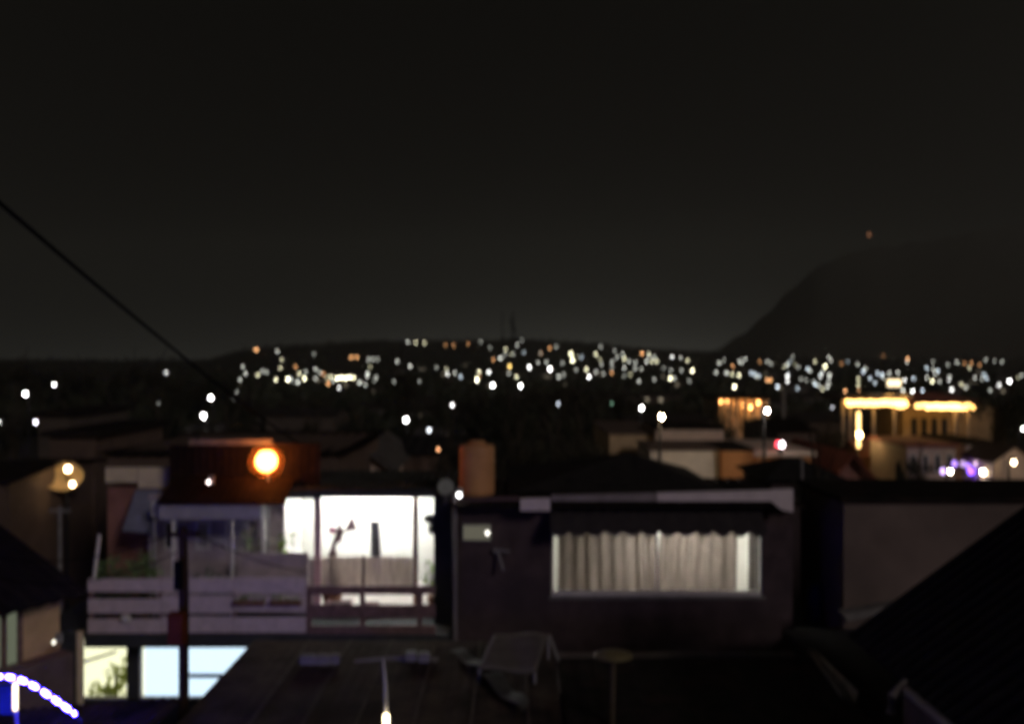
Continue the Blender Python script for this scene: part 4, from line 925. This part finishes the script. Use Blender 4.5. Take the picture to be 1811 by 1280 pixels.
TL = [
 ('tall dark tree standing alone against the lights left of the water tank', 705, 648, 105, 78, 0),
 ('dark tree right of that tall tree, left of the water tank', 772, 690, 95, 90, 0),
 ('large dark tree above the water tank', 850, 668, 120, 110, 0), ('dark tree right above the water tank, in front', 905, 700, 75, 110, 0),
 ('tree with dense crown below the mast', 960, 682, 105, 90, 0), ('broad dark tree right of the mast', 1020, 668, 110, 110, 0),
 ('dark tree above the left slope of the hip roof', 985, 740, 44, 140, 0), ('dark tree beside the water tank, near the hip roof', 915, 760, 38, 110, 0),
 ('bushy tree left of the brownish flat house', 1050, 735, 60, 80, 0), ('dark tree behind the brownish flat house', 1090, 690, 95, 80, 0),
 ('dark tree above the upper pale flat house', 1205, 705, 110, 80, 0), ('dark tree right of the upper pale flat house', 1318, 735, 62, 90, 0),
 ('dark tree between the arcade and the restaurant', 1430, 705, 120, 90, 0), ('big dark tree at the right edge by the restaurant', 1778, 686, 64, 110, 0),
 ('second dark tree at the right edge behind the big one', 1835, 700, 75, 100, 0), ('slim dark conifer below the restaurant', 1593, 786, 46, 46, 1),
 ('short conifer left of the slim one', 1545, 812, 40, 60, 1), ('dark bush-like tree below the purple lights', 1640, 838, 40, 90, 0),
 ('dark tree behind the pale gable house', 640, 735, 55, 90, 0), ('dark tree just above the orange lamp', 520, 700, 100, 110, 0),
 ('dark tree above left of the orange lamp', 440, 690, 95, 80, 0), ('dark tree right of the orange lamp roof', 575, 690, 110, 90, 0),
 ('dark tree beyond the dark-roofed house', 740, 745, 62, 60, 0), ('tree in shade right of the curtained house gap', 1446, 842, 23, 100, 0),  # second tree added to keep the gap black
 ('dense tree behind the hip roof, left of the flat houses', 1030, 772, 36, 110, 0), ('dense dark tree behind the tank and the white room roof', 800, 775, 34, 90, 0),
 ('dark tree filling the gap above the dark-roofed house', 720, 705, 80, 80, 0), ('dark broad tree below the mast behind the nearer trees', 925, 676, 130, 100, 0),
 ('dark tree behind the rusty roof, left of the orange lamp', 400, 735, 50, 110, 0), ('dark tree behind the rusty roof, right of the orange lamp', 545, 745, 45, 90, 0),
 ('dark tree below the far left lamps', 130, 700, 90, 110, 0), ('dark tree between the flat pale house and the arcade', 1262, 716, 100, 70, 0),
 ('dark tree just left of the restaurant', 1462, 752, 66, 70, 0), ('small dark tree right of the slim conifer', 1625, 812, 47, 50, 0),
 ('leafy tree left of the brown box house', 20, 720, 60, 110, 0), ('leafy tree right of the brown box house', 205, 725, 60, 100, 0),
 ('leafy tree left of the rusty roof', 285, 735, 52, 90, 0), ('dark tree beside the lit round canopy', 30, 800, 40, 70, 0)]
for lab, px, py, Y, wp, cn in TL: tree(lab, px, py, Y, wp, bool(cn))
for k in range(11):
    px = -10+k*41; tree(f'{ORD[k]} tree from the left in the dark tree line on the left horizon', px, 638+rnd.uniform(0, 14)+(k*1.2), 150+rnd.uniform(-20, 30), 70, False, 'tree line on the left horizon')

# ================================================================== the far town: lamps and dark houses
COL = dict(w=(1, 1, .96), y=(1, .95, .62), g=(.86, .88, .78), o=(1, .48, .20), a=(1, .68, .2), b=(.78, .90, 1.0))
CNAME = dict(w='white', y='pale yellow', g='greyish white', o='orange', a='amber', b='bluish white')
Z1 = '1105,372,w,1;1635,378,g,.5;1597,420,g,.4;1553,557,g,.4;1575,500,g,.2;755,493,g,.15;1055,575,g,.15'
Z2 = ('190,203,o,1;178,203,o,.5;315,213,g,.5;540,230,g,.2;770,250,o,.9;805,250,o,.9;875,262,g,.4;903,262,g,.4;932,262,g,.3;1055,275,g,.5;1133,305,g,.6;1120,157,g,.5;1168,160,y,.6;1222,162,y,.6;'
 '1350,175,o,.25;1400,175,o,.4;1490,168,o,.3;1570,155,g,.25;1625,190,g,.2;1690,255,g,.4;120,352,g,.3;85,385,g,.3;195,358,y,.6;225,335,g,.4;250,340,g,.3;'
 '307,388,y,1;380,385,y,2;440,405,g,.6;452,350,y,.8;482,382,y,1.5;490,340,g,.4;550,322,g,.5;580,345,g,.4;600,352,o,.4;645,370,y,.7;550,380,g,.4;628,412,o,.9;685,378,y,1.8;710,375,y,1.8;735,378,y,1.8;760,373,y,1.8;785,378,y,1.5;'
 '695,437,w,.8;822,405,g,.7;858,418,g,.4;870,350,g,.6;927,372,g,.5;1190,397,g,.3;1295,312,g,.2;1362,352,w,.7;1408,345,g,.4;1445,370,b,.5;1545,388,y,2;1557,340,y,1;1618,340,w,1.2;1642,423,w,3')
Z3 = ('50,270,y,.6;15,325,g,.6;120,245,g,.4;150,215,g,.2;95,300,g,.25;75,375,a,1.3;70,418,g,.4;117,440,y,.8;142,495,w,2.6;195,380,w,1.6;265,295,o,.5;322,265,o,.6;360,255,g,.3;322,392,w,2.6;250,350,g,.3;300,350,g,.4;377,440,g,.6;400,355,g,.3;452,297,y,1.8;462,338,y,2;'
 '547,393,y,1;563,440,w,1.6;605,300,y,1;635,255,g,.3;630,335,y,.3;605,410,g,.4;640,365,g,.3;705,345,g,.4;720,280,g,.3;735,320,g,.4;782,330,y,.8;770,300,g,.5;780,385,g,.5;810,345,g,.4;850,350,g,.4;890,297,o,1;917,345,g,.7;935,315,g,.4;950,345,y,.6;980,345,y,.7;965,320,g,.5;'
 '1075,317,w,.9;1128,320,g,.4;1170,340,y,.6;1200,402,y,1.6;1063,450,y,1.5;1090,450,g,.4;1068,400,g,.3;1132,400,g,.3;1180,465,g,.2;780,435,g,.2;705,380,g,.3;1345,412,g,.5;1365,355,g,.5;1410,415,g,.6;1450,375,o,.5;1445,425,y,.6;1488,430,y,1;1395,335,g,.3;1490,345,g,.5;1525,330,g,.5;'
 '1585,425,b,.7;1560,415,b,.5;1610,435,b,.4;1660,460,o,.8;1682,460,o,.8;1660,345,g,.4;1685,360,g,.3;1725,500,b,1;1460,500,y,2;1285,610,g,.3')
Z4 = ('160,320,g,.7;160,395,w,1.1;160,428,w,1.1;195,270,g,.3;235,335,g,.3;250,415,g,.3;295,345,b,.6;310,360,g,.4;345,300,y,.5;412,330,y,1.6;435,270,g,.6;450,290,g,.4;395,370,g,.6;380,398,g,.5;440,385,g,.5;435,440,g,.5;345,450,b,.6;368,458,g,.5;395,482,y,.4;'
 '545,495,o,.8;635,490,o,.3;665,365,b,.8;680,345,g,.5;712,410,b,.5;745,440,b,.4;760,375,b,.5;790,385,b,.7;838,375,g,.5;800,405,g,.3;940,420,w,.9;1000,410,b,.5;995,495,w,1.4;930,490,g,.8;1060,490,b,.6;962,280,o,1;800,260,o,.2;1130,350,g,.4;1165,360,b,.6;1145,378,g,.4;1125,430,y,1.2;1090,405,g,.5;1175,432,g,.3;'
 '1235,425,w,.9;1240,400,g,.4;1255,485,w,1.2;1290,305,g,.5;1385,310,o,.5;1340,310,o,.25;1440,320,o,.3;1480,285,g,.4;1540,295,g,.2;1590,300,g,.4;1470,385,b,.5;1487,412,b,.5;1410,405,g,.4;1350,470,g,.4;1570,455,w,.9;1640,430,w,2;1720,390,g,.3;1510,490,g,.3;1230,320,g,.25;1130,300,g,.25')
LIGHTS = []
for zs, ox, oy, s in ((Z1, 0, 560, 3.765), (Z2, 400, 560, 3.483), (Z3, 880, 540, 3.483), (Z4, 1350, 560, 3.766)):
    for it in zs.split(';'):
        a, b, c, d = it.split(','); LIGHTS.append((ox+float(a)/s, oy+float(b)/s, c, float(d)))
rx2 = random.Random(19)
for _ in range(62):
    px = rx2.choice((rx2.gauss(985, 90), rx2.gauss(1130, 60), rx2.gauss(1410, 60), rx2.gauss(1660, 90), rx2.gauss(570, 70)))
    LIGHTS.append((min(1800, max(430, px)), rx2.uniform(622, 676) if px < 1250 else rx2.uniform(634, 690), rx2.choice('ggggyyob'), rx2.choice((.18, .25, .3, .4, .5))))
ZONES = [(0, 'over the trees at far left'), (330, 'near the cable end'), (445, 'above the orange lamp'), (555, 'above the white terrace room'), (690, 'left of the mast, past the tall tree'), (830, 'above the water tank'),
         (905, 'just right of the mast'), (985, 'over the left half of the hip roof'), (1085, 'above the pale flat houses'), (1230, 'above the orange arcade'), (1375, 'between arcade and restaurant'), (1500, 'above the restaurant left half'), (1610, 'above the red restaurant roof'), (1720, 'above the right-edge tree')]
def zone(px):
    r = ZONES[0][1]
    for a, nme in ZONES:
        if px >= a: r = nme
    return r
def far_Y(px, py, h):
    best = None; Y = 2390
    while Y > 170:
        z = ZZ(py, Y); d = z-zg((px-CX)*Y/FPX, Y)-h
        if best is None or abs(d) < best[0]: best = (abs(d), Y)
        if abs(d) < .5: break
        Y -= 6
    return best[1]
count = {}
rg = random.Random(3)
for px, py, c, b in sorted(LIGHTS):
    h = rg.uniform(6, 12); Y = far_Y(px, py, h); p = W(px, py, Y)
    dpx = 2.3+.85*min(b, 3); r = dpx/2*Y/FPX
    T = .62*b if b < 1 else .62*b**1.6
    D2 = 12.0**2
    lev = round(T*(dpx*dpx+D2)/(dpx*dpx), 1)
    m = glow(f'far_lamp_{CNAME[c].replace(" ", "_")}_{lev}', COL[c], lev)
    if b < .8: m.cycles.emission_sampling = 'NONE'
    zb = min(zg(p.x, Y), p.z-2)
    q = MB(); q.ball(p, r, 8, 6, 0); q.tube([(p.x, Y+r, zb), (p.x, Y+r, p.z)], r*.12+.05, 5, 1); q.box(p.x-r*.5, p.x+r*.5, Y-r*.3, Y+r*1.1, p.z+r*.98, p.z+r*1.15, 1)
    key = ('bright' if b >= 1.2 else 'small' if b >= .5 else 'faint', CNAME[c], zone(px))
    count[key] = count.get(key, 0)+1; k = count[key]
    LIGHTO = q.build('far_street_lamp', [m, M['darkmetal']], base=(p.x, Y, zb))
    tag(LIGHTO, f'{ORD[k-1]} {key[0]} {key[1]} far lamp from left {key[2]}', 'street lamp', 'far street lamps of the town')
# amber beacon on the mountain
pm = W(1537, 415, 3290); q = MB(); q.ball(pm, 6.5, 10, 8, 0); q.tube([(pm.x, pm.y+6.5, ZZ(455, 3290)), (pm.x, pm.y+6.5, pm.z)], 1.2, 6, 1)
tag(q.build('beacon_mast', [glow('beacon', (1, .42, .2), 1.0), M['darkmetal']], base=(pm.x, pm.y, ZZ(455, 3290))), 'faint amber beacon high above the mountain ridge at right', 'beacon')

# dark houses of the far town
count = {}; specs = []
for k in range(64):
    px = 430+(k+.5)*1400/64+rg.uniform(-8, 8); Y = rg.choice((190, 240, 300, 380, 470, 580, 720, 900))*rg.uniform(.9, 1.1); specs.append((px, Y))
for px, Y in sorted(specs):
    x = XX(px, Y); z0 = zg(x, Y); ww, dd, hh = rg.uniform(8, 15), rg.uniform(7, 10), rg.uniform(3.2, 7.5); zn = zone(px)
    count[zn] = count.get(zn, 0)+1
    t = thing('far_house', f'{ORD[count[zn]-1]} dim far town house from left {zn}', 'house', (x, Y+dd/2, z0-1), 'dark houses of the far town')
    MB().box(x-ww/2, x+ww/2, Y, Y+dd, z0-1, z0+hh).build('wall', M['farwall'] if rg.random() < .5 else M['farwall2'], t)
    zr = z0+hh+rg.uniform(.8, 2); g = MB()
    g.add([(x-ww/2-.4, Y-.4, z0+hh), (x+ww/2+.4, Y-.4, z0+hh), (x+ww/2+.4, Y+dd+.4, z0+hh), (x-ww/2-.4, Y+dd+.4, z0+hh), (x-ww/2+.5, Y+dd/2, zr), (x+ww/2-.5, Y+dd/2, zr)], [(0, 1, 5, 4), (1, 2, 5), (2, 3, 4, 5), (3, 0, 4), (3, 2, 1, 0)])
    g.build('roof', M['farroof'], t)
    nw = 3
    for j in range(nw):
        xx = x-ww/2+ww*(j+.5)/nw; zz = z0+hh-2.2
        MB().box(xx-.6, xx+.6, Y-.08, Y-.01, zz, zz+1.3).build('window', glow('far_lit_window', (1, .85, .6), .4) if rg.random() < .4 else M['darkglass'], t)

# far woodland between and behind the houses of the town: one uncountable mass
q = MB(); rw3 = random.Random(11)
for _ in range(2600):
    Y = 170*(2420/170)**rw3.random(); px = rw3.uniform(-120, 1930); x = XX(px, Y); z = zg(x, Y); h = rw3.uniform(3.5, 8); r2 = h*rw3.uniform(.4, .6)
    n3 = 7; vs3 = []
    for zz, rr in ((.1, .5), (.4, 1), (.75, .7)):
        for k in range(n3):
            a = 2*math.pi*k/n3+rw3.uniform(-.25, .25); g3 = rr*r2*rw3.uniform(.7, 1.25); vs3.append((x+g3*math.cos(a), Y+g3*math.sin(a), z+h*(zz+rw3.uniform(-.08, .08))))
    vs3.append((x, Y, z+h)); f3 = [(j*n3+k, j*n3+(k+1) % n3, (j+1)*n3+(k+1) % n3, (j+1)*n3+k) for j in range(2) for k in range(n3)]+[(2*n3+k, 2*n3+(k+1) % n3, 3*n3) for k in range(n3)]
    q.add(vs3, f3)
o = q.build('far_woodland', M['leaf']); o['kind'] = 'stuff'

# lattice mast on the far hill
Y = 1000; px = 907; x = XX(px, Y); z0 = zg(x, Y); zt3 = ZZ(553, Y)
t = thing('lattice_mast', 'dark lattice radio mast with drum antennas on the far skyline', 'mast', (x, Y, z0))
q = MB(); hw0, hw1 = 3.5, .8; N = 10
for sx in (-1, 1):
    for sy in (-1, 1): q.tube([(x+sx*hw0, Y+sy*hw0, z0), (x+sx*hw1, Y+sy*hw1, zt3)], .35, 5)
for k in range(N):
    a, b = k/N, (k+1)/N; wa, wb = hw0+(hw1-hw0)*a, hw0+(hw1-hw0)*b; za, zb3 = z0+(zt3-z0)*a, z0+(zt3-z0)*b
    for sy in (-1, 1):
        q.tube([(x-wa, Y+sy*wa, za), (x+wb, Y+sy*wb, zb3)], .18, 4); q.tube([(x+wa, Y+sy*wa, za), (x-wb, Y+sy*wb, zb3)], .18, 4)
q.build('lattice', M['darkmetal'], t)
for k, zz in enumerate((568, 576, 584)):
    MB().tube([(x-1.5+k*1.5, Y-3.2, ZZ(zz, Y)), (x-1.5+k*1.5, Y-1, ZZ(zz, Y))], 2.3, 10).build('drum_antenna', M['darkmetal'], t)
x2 = XX(888, Y); tag(MB().tube([(x2, Y+20, zg(x2, Y)), (x2, Y+20, ZZ(550, Y))], [.9, .5], 6).build('thin_mast', M['darkmetal'], base=(x2, Y+20, zg(x2, Y))), 'thin bare mast left of the lattice radio mast', 'mast')
# grey pole beside the arcade
x = XX(1385, 88); tag(MB().tube([(x, 88, zg(x, 88)), (x, 88, ZZ(690, 88))], [.28, .2], 8).build('concrete_pole', M['concrete'], base=(x, 88, zg(x, 88))), 'pale concrete pole right of the orange arcade', 'pole')

# ================================================================== night haze over the whole valley
o = MB().box(-5200, 5200, -90, 4700, -14, 640).build('haze', M['white'])
o['kind'] = 'stuff'
hm = bpy.data.materials.new('night_haze'); hm.use_nodes = True; hn = hm.node_tree.nodes; hn.clear()
pv = hn.new('ShaderNodeVolumePrincipled'); pv.inputs['Color'].default_value = (.94, .95, .84, 1); pv.inputs['Density'].default_value = HAZE
pv.inputs['Anisotropy'].default_value = 0.5
ho = hn.new('ShaderNodeOutputMaterial'); hm.node_tree.links.new(pv.outputs[0], ho.inputs['Volume'])
o.data.materials.clear(); o.data.materials.append(hm)
